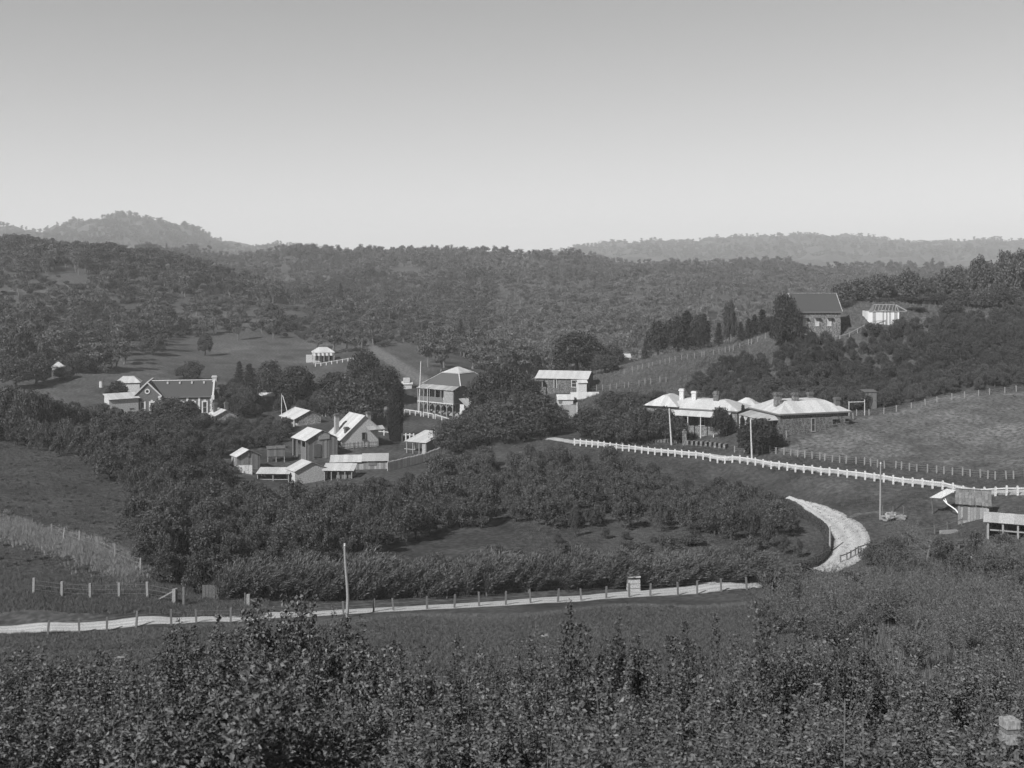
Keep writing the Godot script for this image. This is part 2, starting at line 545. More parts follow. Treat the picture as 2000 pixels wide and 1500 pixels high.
func fruit_tree(s: int, leaves: int, size: float, lo := 0.02, hi := 0.105) -> Node3D:
	rng.seed = s
	var t := MB.new()
	var c := MB.new()
	c.tinted = true
	limb(t, Vector3(0, -0.3, 0), Vector3(0.05, 0.8, 0), 0.12, 0.1, 0.04, 6)
	var nb := 24
	for i in nb:
		var an := TAU * i / 7.3 + rng.randf()
		var up := rng.randf()
		var rr := lerpf(1.65, 0.5, up * up) * rng.randf_range(0.55, 1.05)
		var e := Vector3(cos(an) * rr, 0.9 + up * 2.5, sin(an) * rr)
		limb(t, Vector3(0.05, 0.75, 0), e, 0.05, 0.015, 0.15, 4)
		var r := rng.randf_range(0.35, 0.7)
		clump(c, e, Vector3(r, r * 1.15, r), leaves / nb, size, size * 0.5, lo, hi, 0.6)
	for i in 34:
		var an := rng.randf() * TAU
		var rr := rng.randf_range(0.1, 1.6)
		var b := Vector3(cos(an) * rr, 2.9 - rr * 0.4, sin(an) * rr)
		var e := b + Vector3(rng.randf_range(-0.2, 0.2), rng.randf_range(0.5, 1.1), rng.randf_range(-0.2, 0.2))
		limb(t, b, e, 0.02, 0.008, 0.03, 3)
		for j in 26:
			c.col = rc(lo, hi)
			var nn := rv()
			c.leaf(b.lerp(e, j / 25.0) + rv() * 0.12, nn, nn.cross(rv()).normalized(), size, size * 0.5)
	return proto(4.0, 4.2, t, c, M.bark, M.leaf)

# tall feathery bush of many stems that the wind has swept to one side
func plume_bush(s: int, stems: int, per: int, lo := 0.03, hi := 0.15) -> Node3D:
	rng.seed = s
	var t := MB.new()
	var c := MB.new()
	c.tinted = true
	for i in stems:
		var an := rng.randf() * TAU
		var rr := sqrt(rng.randf()) * 1.5
		var a := Vector3(cos(an) * rr * 0.5, -0.2, sin(an) * rr * 0.5)
		var h := rng.randf_range(2.2, 4.6) * (1.0 - rr * 0.12)
		var lean := Vector3(cos(an) * rr * 0.9 + rng.randf_range(0.4, 1.6), h, sin(an) * rr * 0.9)
		var p := PackedVector3Array()
		var r := PackedFloat32Array()
		for k in 6:
			var u := k / 5.0
			p.push_back(a + Vector3(lean.x * u * u, h * (u - 0.06 * u * u * u), lean.z * u))
			r.push_back(lerpf(0.03, 0.006, u))
		t.tube(p, r, 3, false)
		for k in per:
			var u := pow(rng.randf(), 0.7)
			var f := u * 4.999
			var q := p[int(f)].lerp(p[int(f) + 1], f - int(f))
			var dir := (p[int(f) + 1] - p[int(f)]).normalized()
			var out := rv()
			var td := (dir * 0.9 + out * 0.55 + Vector3(0.25, 0.1, 0)).normalized()
			var nn := td.cross(rv()).normalized()
			c.col = rc(lo, hi)
			c.leaf(q + out * rng.randf_range(0.05, 0.34) + td * 0.1, nn, td, rng.randf_range(0.12, 0.24), 0.034)
	return proto(4.5, 4.0, t, c, M.twig, M.leaf)

func conifer(s: int, w: float, droop: float, leaves: int, lo := 0.02, hi := 0.055) -> Node3D:
	rng.seed = s
	var t := MB.new()
	var c := MB.new()
	c.tinted = true
	limb(t, Vector3(0, -0.3, 0), Vector3(0, 8.6, 0), 0.22, 0.04, 0.1, 6)
	var nb := 46
	for i in nb:
		var u := (i + 0.5) / nb
		var an := i * 2.4 + rng.randf()
		var rr := w * 0.5 * pow(1.0 - u, 0.75) * rng.randf_range(0.75, 1.15) + 0.12
		var y := 0.9 + u * 7.9
		var e := Vector3(cos(an) * rr, y - droop * rr, sin(an) * rr)
		limb(t, Vector3(0, y, 0), e, 0.05, 0.015, 0.05, 3)
		for k in leaves / nb:
			var q := Vector3(0, y, 0).lerp(e, sqrt(rng.randf())) + rv() * (0.22 + 0.12 * rr)
			var nn := (rv() + Vector3(0, 0.5, 0)).normalized()
			c.col = rc(lo, hi)
			c.leaf(q, nn, nn.cross(rv()).normalized(), rng.randf_range(0.12, 0.26), 0.07)
	return proto(9.0, w, t, c, M.bark, M.leaf)

func cypress(s: int) -> Node3D:
	rng.seed = s
	var t := MB.new()
	var c := MB.new()
	c.tinted = true
	limb(t, Vector3(0, -0.3, 0), Vector3(0, 9.5, 0), 0.25, 0.04, 0.05, 6)
	for i in 9000:
		var u := rng.randf()
		var an := rng.randf() * TAU
		var rr := 1.65 * pow(sin(PI * clampf(0.12 + u * 0.86, 0.0, 1.0)), 0.55) * (1.0 if u < 0.5 else 1.0 - pow((u - 0.5) * 2.0, 3.0) * 0.85)
		rr *= 0.85 + 0.15 * sin(an * 5.0 + u * 14.0) * sin(u * 40.0 + an * 2.0)
		rr *= pow(rng.randf(), 0.25)
		var q := Vector3(cos(an) * rr, 0.3 + u * 10.2, sin(an) * rr)
		var td := (Vector3(cos(an) * 0.35, 1.0, sin(an) * 0.35) + rv() * 0.4).normalized()
		c.col = rc(0.018, 0.05)
		c.leaf(q, td.cross(rv()).normalized(), td, rng.randf_range(0.14, 0.28), 0.06)
	return proto(10.5, 3.3, t, c, M.bark, M.leaf)

func round_tree(s: int, leaves: int, size: float, lo: float, hi: float, weep := 0.0) -> Node3D:
	rng.seed = s
	var t := MB.new()
	var c := MB.new()
	c.tinted = true
	limb(t, Vector3(0, -0.4, 0), Vector3(0.2, 2.2, 0.1), 0.34, 0.26, 0.1, 7)
	var nb := 34
	for i in nb:
		var an := i * 2.4 + rng.randf() * 0.5
		var u := (i + 0.5) / nb
		var rr := 3.2 * sqrt(1.0 - pow(u * 1.5 - 0.5, 2.0)) * rng.randf_range(0.6, 1.05)
		var e := Vector3(cos(an) * rr, 1.9 + u * 4.7 + rng.randf_range(-0.3, 0.3), sin(an) * rr)
		limb(t, Vector3(0.2, 2.0, 0.1), e, 0.12, 0.03, 0.3, 4)
		var r := rng.randf_range(0.9, 1.4)
		clump(c, e, Vector3(r, r * 0.9, r), leaves / nb, size, size * 0.5, lo, hi)
		if weep > 0.0:
			for k in 7:
				var q := e + rv() * r * 0.9
				for j in 14:
					c.col = rc(lo, hi)
					var td := (Vector3(0, -1, 0) + rv() * 0.4).normalized()
					c.leaf(q - Vector3(0, weep * j / 14.0, 0) + rv() * 0.12, td.cross(rv()).normalized(), td, 0.17, 0.045)
	return proto(7.0, 7.6, t, c, M.bark, M.leaf)

# young fruit tree with upright shoots, close enough to show its leaves
func shoot_tree(s: int, shoots: int, lo := 0.03, hi := 0.17, big := 1.0) -> Node3D:
	rng.seed = s
	var t := MB.new()
	var c := MB.new()
	c.tinted = true
	limb(t, Vector3(0, -0.4, 0), Vector3(0, 0.45, 0), 0.06, 0.05, 0.02, 6)
	for i in shoots:
		var an := rng.randf() * TAU
		var rr := sqrt(rng.randf()) * 0.95
		var b := Vector3(cos(an) * rr * 0.35, 0.4 + rng.randf() * 0.3, sin(an) * rr * 0.35)
		var h := rng.randf_range(0.7, 1.75) if rng.randf() > 0.12 else rng.randf_range(1.9, 2.5)
		var e := Vector3(cos(an) * rr, h + 0.25, sin(an) * rr) + rv() * 0.1
		var mid := b.lerp(e, 0.5) + Vector3(cos(an), -0.2, sin(an)) * 0.14
		var p := PackedVector3Array()
		var r := PackedFloat32Array()
		for k in 7:
			var u := k / 6.0
			p.push_back(b.lerp(mid, u).lerp(mid.lerp(e, u), u))
			r.push_back(lerpf(0.018, 0.004, u))
		t.tube(p, r, 4, false)
		var n := int(40 + h * 44)
		for k in n:
			var u := pow(rng.randf(), 0.75)
			var f := u * 5.999
			var q := p[int(f)].lerp(p[int(f) + 1], f - int(f))
			var side := TAU * rng.randf()
			var out := Vector3(cos(side), rng.randf_range(-0.1, 0.7), sin(side)).normalized()
			var reach := lerpf(0.26, 0.07, u) * rng.randf_range(0.35, 1.25)
			var nn := (Vector3(0, 0.35, 0) + rv() + out * 0.5).normalized()
			var td := (out - nn * out.dot(nn)).normalized()
			c.col = rc(lo, hi)
			var L := rng.randf_range(0.024, 0.05) * big
			c.fold_leaf(q + out * reach, nn, td, L, L * 0.62)
	return proto(1.9, 2.0, t, c, M.twig, M.leaf_gloss)

# a few straight leading shoots set closely with leaves
func leader(s: int) -> Node3D:
	rng.seed = s
	var t := MB.new()
	var c := MB.new()
	c.tinted = true
	for i in 5:
		var b := Vector3(rng.randf_range(-0.25, 0.25), -0.2, rng.randf_range(-0.25, 0.25))
		var e := b * 1.3 + Vector3(rng.randf_range(-0.15, 0.15), rng.randf_range(1.7, 2.8), rng.randf_range(-0.15, 0.15))
		limb(t, b, e, 0.02, 0.005, 0.06, 4)
		for k in 420:
			var u := rng.randf_range(0.15, 1.02)
			var side := TAU * rng.randf()
			var out := Vector3(cos(side), rng.randf_range(-0.2, 0.6), sin(side)).normalized()
			var nn := (Vector3(0, 0.4, 0) + rv() + out * 0.4).normalized()
			c.col = rc(0.018, 0.11)
			var L := rng.randf_range(0.024, 0.048)
			c.fold_leaf(b.lerp(e, u) + out * rng.randf_range(0.03, lerpf(0.3, 0.1, u)), nn, (out - nn * out.dot(nn)).normalized(), L, L * 0.62)
	return proto(2.6, 0.9, t, c, M.twig, M.leaf_gloss)

# sparse shrub of fine arching twigs
func twig_bush(s: int, stems: int, lo := 0.035, hi := 0.12) -> Node3D:
	rng.seed = s
	var t := MB.new()
	var c := MB.new()
	c.tinted = true
	for i in stems:
		var an := rng.randf() * TAU
		var rr := rng.randf_range(0.3, 1.2)
		var e := Vector3(cos(an) * rr, rng.randf_range(1.0, 2.3), sin(an) * rr)
		var p := PackedVector3Array()
		var r := PackedFloat32Array()
		for k in 6:
			var u := k / 5.0
			p.push_back(Vector3(e.x * u * u, -0.1 + e.y * (1.15 * u - 0.15 * u * u * u), e.z * u * u) + rv() * 0.03)
			r.push_back(lerpf(0.014, 0.003, u))
		t.tube(p, r, 3, false)
		for k in 90:
			var f := rng.randf() * 4.999
			var q := p[int(f)].lerp(p[int(f) + 1], f - int(f))
			var td := (rv() + Vector3(0, 0.6, 0)).normalized()
			c.col = rc(lo, hi)
			c.leaf(q + td * rng.randf_range(0.02, 0.16), td.cross(rv()).normalized(), td, rng.randf_range(0.025, 0.05), 0.012)
	return proto(2.2, 2.2, t, c, M.twig, M.grass)

func low_shrub(s: int, leaves: int, lo := 0.03, hi := 0.09) -> Node3D:
	rng.seed = s
	var t := MB.new()
	var c := MB.new()
	c.tinted = true
	for i in 9:
		var an := rng.randf() * TAU
		var rr := rng.randf_range(0.1, 0.8)
		var e := Vector3(cos(an) * rr, rng.randf_range(0.5, 1.25), sin(an) * rr)
		limb(t, Vector3(0, -0.1, 0), e, 0.04, 0.01, 0.08, 4)
		clump(c, e, Vector3(0.45, 0.4, 0.45), leaves / 9, 0.1, 0.05, lo, hi)
	return proto(1.6, 2.0, t, c, M.twig, M.leaf)

var P := {}
func make_plants() -> void:
	P.gum = [gum(1, 1300, 0.30), gum(2, 1300, 0.30), gum(3, 1300, 0.32), gum(4, 1100, 0.32)]
	P.gum_far = [gum(11, 760, 0.36, 0.06, 0.125), gum(12, 760, 0.36, 0.06, 0.125), gum(13, 700, 0.38, 0.06, 0.125), gum(14, 620, 0.38, 0.065, 0.13)]
	P.fruit = [fruit_tree(21, 4200, 0.105), fruit_tree(22, 4200, 0.105), fruit_tree(23, 3600, 0.11), fruit_tree(24, 4200, 0.105), fruit_tree(27, 2800, 0.11)]
	P.fruit_light = [fruit_tree(25, 3600, 0.09, 0.04, 0.12), fruit_tree(26, 3000, 0.09, 0.04, 0.12)]
	P.plume = [plume_bush(31, 70, 80), plume_bush(32, 70, 80, 0.035, 0.17), plume_bush(33, 70, 80, 0.025, 0.12), plume_bush(34, 60, 80)]
	P.cone = [conifer(41, 4.4, 0.25, 3200), conifer(42, 4.0, 0.1, 3200)]
	P.spire = [conifer(43, 2.4, -0.5, 3000), conifer(44, 2.6, -0.4, 3000)]
	P.cypress = [cypress(45)]
	P.round_dark = [round_tree(51, 8000, 0.2, 0.016, 0.05), round_tree(52, 8000, 0.2, 0.018, 0.055)]
	P.round = [round_tree(53, 7500, 0.2, 0.03, 0.09), round_tree(54, 7500, 0.2, 0.03, 0.085)]
	P.ridge = [round_tree(57, 6500, 0.22, 0.045, 0.14), round_tree(58, 6500, 0.22, 0.04, 0.13), round_tree(59, 6500, 0.22, 0.045, 0.14)]
	P.weep = [round_tree(55, 5200, 0.18, 0.03, 0.095, 1.6), round_tree(56, 5200, 0.18, 0.03, 0.09, 1.4)]
	P.shoot = [shoot_tree(61, 44), shoot_tree(62, 44), shoot_tree(63, 40), shoot_tree(64, 48), shoot_tree(65, 42)]
	P.shoot_big = [shoot_tree(69, 50, 0.025, 0.16, 1.25), shoot_tree(70, 50, 0.025, 0.16, 1.2)]
	P.leader = [leader(66), leader(67), leader(68)]
	P.twig = [twig_bush(71, 46), twig_bush(72, 46), twig_bush(73, 40)]
	P.shrub = [low_shrub(81, 1300), low_shrub(82, 1300)]

# put one plant of a kind on the land: height and width in metres
func plant(kind: String, called: String, label: String, cat: String, at: Vector3, h: float, w: float, group := "", yaw := -999.0) -> Node3D:
	var list: Array = P[kind]
	var src: Node3D = list[rng.randi() % list.size()]
	var o: Node3D = src.duplicate()
	o.name = numbered(called)
	add_child(o)
	var sw: float = w / float(src.get_meta("w"))
	o.transform = Transform3D(Basis(Vector3.UP, rng.randf() * TAU if yaw < -500.0 else yaw).scaled_local(Vector3(sw, h / float(src.get_meta("h")), sw)), at)
	tag(o, label, cat, group)
	return o

# by bearing, distance, height of the top in the picture, width in picture units
func plant_at(kind: String, called: String, label: String, cat: String, px: float, d: float, top: float, wpx: float, group := "", yaw := -999.0) -> Node3D:
	var at := G(px, d)
	var h := maxf(W(px, top, d).y - at.y, 0.6)
	return plant(kind, called, label, cat, at, h, wpx * d / F, group, yaw)

func many(called: String, label: String, cat: String, kind: String, spots: Array, tone_lo: float, tone_hi: float, with_trunk := true) -> void:
	# a wood or sward that nobody could count, as copies of a few plants
	var list: Array = P[kind]
	var root := Node3D.new()
	root.name = numbered(called)
	add_child(root)
	tag(root, label, cat, "", "stuff")
	var patch := FastNoiseLite.new()
	patch.seed = 77
	patch.frequency = 0.011
	for i in list.size():
		var mine := []
		for j in range(i, spots.size(), list.size()):
			mine.append(spots[j])
		for ch in list[i].get_children():
			if ch.name == "trunk" and not with_trunk: continue
			var mm := MultiMesh.new()
			mm.transform_format = MultiMesh.TRANSFORM_3D
			mm.use_colors = ch.name != "trunk"
			mm.mesh = ch.mesh
			mm.instance_count = mine.size()
			for j in mine.size():
				mm.set_instance_transform(j, mine[j])
				if mm.use_colors: mm.set_instance_color(j, rc(tone_lo, tone_hi) * (1.0 + 0.55 * patch.get_noise_2d(mine[j].origin.x, mine[j].origin.z)))
			var o := MultiMeshInstance3D.new()
			o.name = "foliage" if ch.name == "crown" else "trunks"
			o.multimesh = mm
			o.material_override = ch.material_override
			root.add_child(o, true)
			o.set_meta("kind", "stuff")

# ---------------------------------------------------------------- buildings
# origin: middle of the front wall's foot; x along the front, the house lies behind at -z
func site(called: String, label: String, cat: String, px: float, py: float, d: float, deg: float, ref: Vector2, group := "") -> Node3D:
	var o := thing(called, label, cat, Vector3.ZERO, deg, group)
	o.position = W(px, py, d) - o.transform.basis * Vector3(ref.x, 0, ref.y)
	return o

func pick(m: Variant) -> Material:
	return m[rng.randi() % m.size()] if m is Array else m

func clip(poly: Array, n: Vector3, k: float) -> Array:
	var out := []
	for i in poly.size():
		var a: Vector3 = poly[i]
		var b: Vector3 = poly[(i + 1) % poly.size()]
		var da := n.dot(a) - k
		var db := n.dot(b) - k
		if da >= 0.0: out.append(a)
		if (da > 0.0 and db < 0.0) or (da < 0.0 and db > 0.0):
			out.append(a.lerp(b, da / (da - db)))
	return out

# a roof face; its first edge is the eave. Iron is laid as separate sheets.
func roof_face(roof: Node, p: Array, m: Variant, sheet := 0.76) -> void:
	var e: Vector3 = (p[1] - p[0]).normalized()
	var n: Vector3 = (p[1] - p[0]).cross(p[2] - p[0]).normalized()
	if n.y < 0.0: n = -n
	if not (m is Array):
		slab(roof, "roof_plane", p, -n * 0.06, m)
		return
	var lo := INF
	var hi := -INF
	for q in p:
		lo = minf(lo, e.dot(q))
		hi = maxf(hi, e.dot(q))
	var k := maxi(1, int(round((hi - lo) / sheet)))
	for i in k:
		var a := lo + (hi - lo) * i / k
		var b := lo + (hi - lo) * (i + 1) / k
		var q := clip(clip(p, e, a), -e, -b)
		if q.size() > 2:
			var lift := n * (0.012 if i % 2 else 0.0)
			for j in q.size(): q[j] += lift
			slab(roof, "roof_sheet", q, -n * 0.035, m[rng.randi() % m.size()])

func group_node(o: Node, called: String) -> Node3D:
	var r := Node3D.new()
	r.name = called
	o.add_child(r, true)
	return r

func hip_roof(o: Node, x0: float, x1: float, z0: float, z1: float, y: float, inset: float, rise: float, m: Variant, cap: Material = null) -> Node3D:
	var r := group_node(o, "roof")
	var ix := minf(inset, (x1 - x0) * 0.5 - 0.001)
	var iz := minf(inset, (z0 - z1) * 0.5 - 0.001)
	var a := Vector3(x0, y, z0)
	var b := Vector3(x1, y, z0)
	var c := Vector3(x1, y, z1)
	var d := Vector3(x0, y, z1)
	var e := Vector3(x0 + ix, y + rise, z0 - iz)
	var f := Vector3(x1 - ix, y + rise, z0 - iz)
	var g := Vector3(x1 - ix, y + rise, z1 + iz)
	var h := Vector3(x0 + ix, y + rise, z1 + iz)
	roof_face(r, [a, b, f, e], m)
	roof_face(r, [b, c, g, f], m)
	roof_face(r, [c, d, h, g], m)
	roof_face(r, [d, a, e, h], m)
	if iz < (z0 - z1) * 0.5 - 0.05 and ix < (x1 - x0) * 0.5 - 0.05:
		roof_face(r, [e, f, g, h], m)
	if cap:
		for q in [[a, e], [b, f], [c, g], [d, h], [e, f], [f, g], [h, g], [e, h]]:
			if q[0].distance_to(q[1]) > 0.2:
				bar(r, "ridge_cap", q[0] + Vector3(0, 0.05, 0), q[1] + Vector3(0, 0.05, 0), 0.22, 0.08, cap)
	return r

# walls of boxes or planks. sides: letters of the walls to build, f b l r
func walls(o: Node, w: float, h: float, d: float, m: Variant, sides := "fblr", gable := "", rise := 0.0, down := 1.0) -> void:
	var lines := {
		"f": [Vector3(-w / 2, 0, 0), Vector3(w / 2, 0, 0), Vector3(0, 0, -0.18)], "b": [Vector3(w / 2, 0, -d), Vector3(-w / 2, 0, -d), Vector3(0, 0, 0.18)],
		"l": [Vector3(-w / 2, 0, -d + 0.18), Vector3(-w / 2, 0, -0.18), Vector3(0.18, 0, 0)], "r": [Vector3(w / 2, 0, -0.18), Vector3(w / 2, 0, -d + 0.18), Vector3(-0.18, 0, 0)],
	}
	for s in sides:
		var a: Vector3 = lines[s][0]
		var b: Vector3 = lines[s][1]
		var by: Vector3 = lines[s][2]
		var peak: float = rise if gable.contains(s) else 0.0
		var top := func(t: float) -> float: return h + peak * (1.0 - absf(2.0 * t - 1.0))
		var dn := Vector3(0, -down, 0)
		if m is Array:
			var k := maxi(2, int(a.distance_to(b) / 0.36))
			k += k % 2
			var wall := group_node(o, "wall")
			for i in k:
				var t0 := float(i) / k
				var t1 := float(i + 1) / k
				var g := 0.012 / a.distance_to(b)
				var p := a.lerp(b, t0 + g)
				var q := a.lerp(b, t1 - g)
				var drop_ := Vector3(0, rng.randf_range(-0.12, 0.0), 0)
				var back := by * rng.randf_range(0.0, 0.2)
				slab(wall, "plank", [p + dn + back, q + dn + back, q + Vector3(0, top.call(t1 - g), 0) + drop_ + back, p + Vector3(0, top.call(t0 + g), 0) + drop_ + back], by * 0.35, m[rng.randi() % m.size()])
		elif peak > 0.0:
			slab(o, "wall", [a + dn, b + dn, b + Vector3(0, h, 0), a.lerp(b, 0.5) + Vector3(0, h + peak, 0), a + Vector3(0, h, 0)], by, m)
		else:
			slab(o, "wall", [a + dn, b + dn, b + Vector3(0, h, 0), a + Vector3(0, h, 0)], by, m)

# gable roof over a w by d plan; ridge "x" or "z"
func gable_roof(o: Node, w: float, d: float, h: float, rise: float, ridge: String, m: Variant, over := 0.25, left := 0.0, cap: Material = null) -> Node3D:
	var r := group_node(o, "roof")
	if ridge == "z":
		var k := rise / (w * 0.5)
		var xl := w * 0.5 + over + left
		var yl := h + rise - k * xl
		var xr := w * 0.5 + over
		var yr := h + rise - k * xr
		var u := Vector3(0, 0.07, 0)
		roof_face(r, [Vector3(-xl, yl, over) + u, Vector3(-xl, yl, -d - over) + u, Vector3(0, h + rise, -d - over) + u, Vector3(0, h + rise, over) + u], m)
		roof_face(r, [Vector3(xr, yr, over) + u, Vector3(xr, yr, -d - over) + u, Vector3(0.0, h + rise, -d - over) + u, Vector3(0.0, h + rise, over) + u], m)
		if cap: bar(r, "ridge_cap", Vector3(0, h + rise + 0.12, over), Vector3(0, h + rise + 0.12, -d - over), 0.3, 0.08, cap)
	else:
		var k := rise / (d * 0.5)
		var y := h - k * over
		var u := Vector3(0, 0.07, 0)
		var x := w * 0.5 + over
		roof_face(r, [Vector3(-x, y, over) + u, Vector3(x, y, over) + u, Vector3(x, h + rise, -d * 0.5) + u, Vector3(-x, h + rise, -d * 0.5) + u], m)
		roof_face(r, [Vector3(-x, y, -d - over) + u, Vector3(x, y, -d - over) + u, Vector3(x, h + rise, -d * 0.5) + u, Vector3(-x, h + rise, -d * 0.5) + u], m)
		if cap: bar(r, "ridge_cap", Vector3(-x, h + rise + 0.12, -d * 0.5), Vector3(x, h + rise + 0.12, -d * 0.5), 0.3, 0.08, cap)
	return r

func lean_roof(o: Node, x0: float, x1: float, z0: float, y0: float, z1: float, y1: float, m: Variant, called := "roof") -> Node3D:
	var r := group_node(o, called)
	roof_face(r, [Vector3(x0, y0, z0), Vector3(x1, y0, z0), Vector3(x1, y1, z1), Vector3(x0, y1, z1)], m)
	return r

# window or door in a wall plane: at = middle, face "f" (front) "l" or "r"
func window(o: Node, at: Vector3, w: float, h: float, face: String, frame: Material, pane: Material, called := "window", trim := 0.12, arch := false) -> Node3D:
	var n := group_node(o, called)
	n.position = at
	n.rotation.y = {"f": 0.0, "l": -PI / 2, "r": PI / 2}[face]
	bx(n, "pane", Vector3(0, 0, 0.012), Vector3(w, h, 0.05), pane)
	for s in [-1.0, 1.0]:
		bx(n, "jamb", Vector3(s * (w + trim) * 0.5, 0, 0.03), Vector3(trim, h, 0.14), frame)
	bx(n, "lintel", Vector3(0, (h + trim) * 0.5, 0.035), Vector3(w + 2 * trim, trim, 0.15), frame)
	if called == "window":
		bx(n, "sill", Vector3(0, -(h + trim) * 0.5, 0.06), Vector3(w + 2.4 * trim, trim, 0.2), frame)
		bx(n, "glazing_bar", Vector3(0, 0, 0.045), Vector3(w, 0.05, 0.03), frame)
	if arch:
		bx(n, "arch_stone", Vector3(0, h * 0.5 + trim * 1.4, 0.04), Vector3(w * 0.7, trim, 0.14), frame)
	return n

func chimney(o: Node, at: Vector3, w: float, h: float, m: Material, cap: Material, pots := 0) -> void:
	var n := group_node(o, "chimney")
	n.position = at
	bx(n, "stack", Vector3(0, h * 0.5 - 0.6, 0), Vector3(w, h + 1.2, w * 0.85), m)
	bx(n, "cap", Vector3(0, h + 0.09, 0), Vector3(w * 1.28, 0.22, w * 1.13), cap)
	bx(n, "neck", Vector3(0, h + 0.27, 0), Vector3(w * 1.08, 0.16, w * 0.95), cap)
	for i in pots:
		bx(n, "pot", Vector3((i - (pots - 1) * 0.5) * w * 0.45, h + 0.5, 0), Vector3(0.18, 0.34, 0.18), m)

func posts(o: Node, a: Vector3, b: Vector3, k: int, h: float, w: float, m: Material, down := 0.8) -> void:
	for i in k:
		var p := a.lerp(b, float(i) / maxi(1, k - 1))
		bx(o, "post", p + Vector3(0, (h - down) * 0.5, 0), Vector3(w, h + down, w), m)

func quoins(o: Node, at: Vector3, h: float, face: String, m: Material) -> void:
	var k := int(h / 0.5)
	for i in k:
		var w := 0.62 if i % 2 else 0.4
		bx(o, "quoin", at + Vector3(0, 0.25 + i * h / k, 0.03), Vector3(w, h / k - 0.03, 0.1) if face == "f" else Vector3(0.1, h / k - 0.03, w), m)

# simple sheds and cottages
func shed(called: String, label: String, cat: String, px: float, py: float, d: float, deg: float, w: float, dp: float, h: float, rise: float, ridge: String, wm: Variant, rm: Variant, ref := -1.0, left := 0.0, sides := "fblr", group := "") -> Node3D:
	var o := site(called, label, cat, px, py, d, deg, Vector2(w * 0.5 * ref, 0), group)
	walls(o, w, h, dp, wm, sides, "fb" if ridge == "z" else "lr", rise)
	gable_roof(o, w, dp, h, rise, ridge, rm, 0.22, left)
	return o

# ---------------------------------------------------------------- fences and poles
func fence_line(called: String, label: String, px0: float, d0: float, px1: float, d1: float, k: int, ph: float, pw: float, rails: Array, rw: float, pm: Material, rm: Material, jitter := 0.0, wires := false, group := "") -> Node3D:
	var a := G(px0, d0)
	var o := thing(called, label, "fence", a, 0.0, group)
	var b := G(px1, d1)
	var tops := []
	for i in k:
		var t := float(i) / (k - 1)
		var x := lerpf(a.x, b.x, t) + rng.randf_range(-jitter, jitter) * 1.2
		var z := lerpf(a.z, b.z, t)
		var p := Vector3(x, ground(x, z), z) - a
		var tilt := Basis(Vector3(rng.randf_range(-1, 1), 0, rng.randf_range(-1, 1)).normalized(), jitter * rng.randf() * 0.35)
		var hh := ph * (1.0 + jitter * rng.randf_range(-0.3, 0.3))
		bx(o, "post", p + tilt.y * (hh * 0.5 - 0.15), Vector3(pw, hh + 0.3, pw), pm, tilt * Basis(Vector3.UP, rng.randf() * jitter))
		tops.append(p)
	if wires:
		for r in rails:
			var m := MB.new()
			for i in k - 1:
				m.tube(PackedVector3Array([tops[i] + Vector3(0, r, 0), tops[i + 1] + Vector3(0, r, 0)]), PackedFloat32Array([rw, rw]), 3, false)
			part(o, "wire", m.mesh(), rm)
	else:
		for r in rails:
			for i in k - 1:
				bar(o, "rail", tops[i] + Vector3(0, r, 0), tops[i + 1] + Vector3(0, r, 0), rw * 0.6, rw, rm)
	return o

func pole(label: String, px: float, d: float, top_px: float, top: float, r: float, m: Material, called := "telegraph_pole", insul := true, bend := 0.0) -> void:
	var a := G(px, d)
	var b := W(top_px, top, d)
	var o := thing(called, label, "pole", a)
	var mb := MB.new()
	var p := PackedVector3Array()
	var rr := PackedFloat32Array()
	for i in 7:
		var t := i / 6.0
		p.push_back(Vector3(0, -0.6, 0).lerp(b - a, t) + Vector3(sin(t * PI) * bend + sin(t * TAU) * bend * 0.4, 0, 0))
		rr.push_back(lerpf(r, r * 0.62, t))
	mb.tube(p, rr, 8)
	part(o, "shaft", mb.mesh(), m)
	if insul:
		bx(o, "insulator", b - a + Vector3(0, 0.1, 0), Vector3(0.14, 0.22, 0.14), M.white)

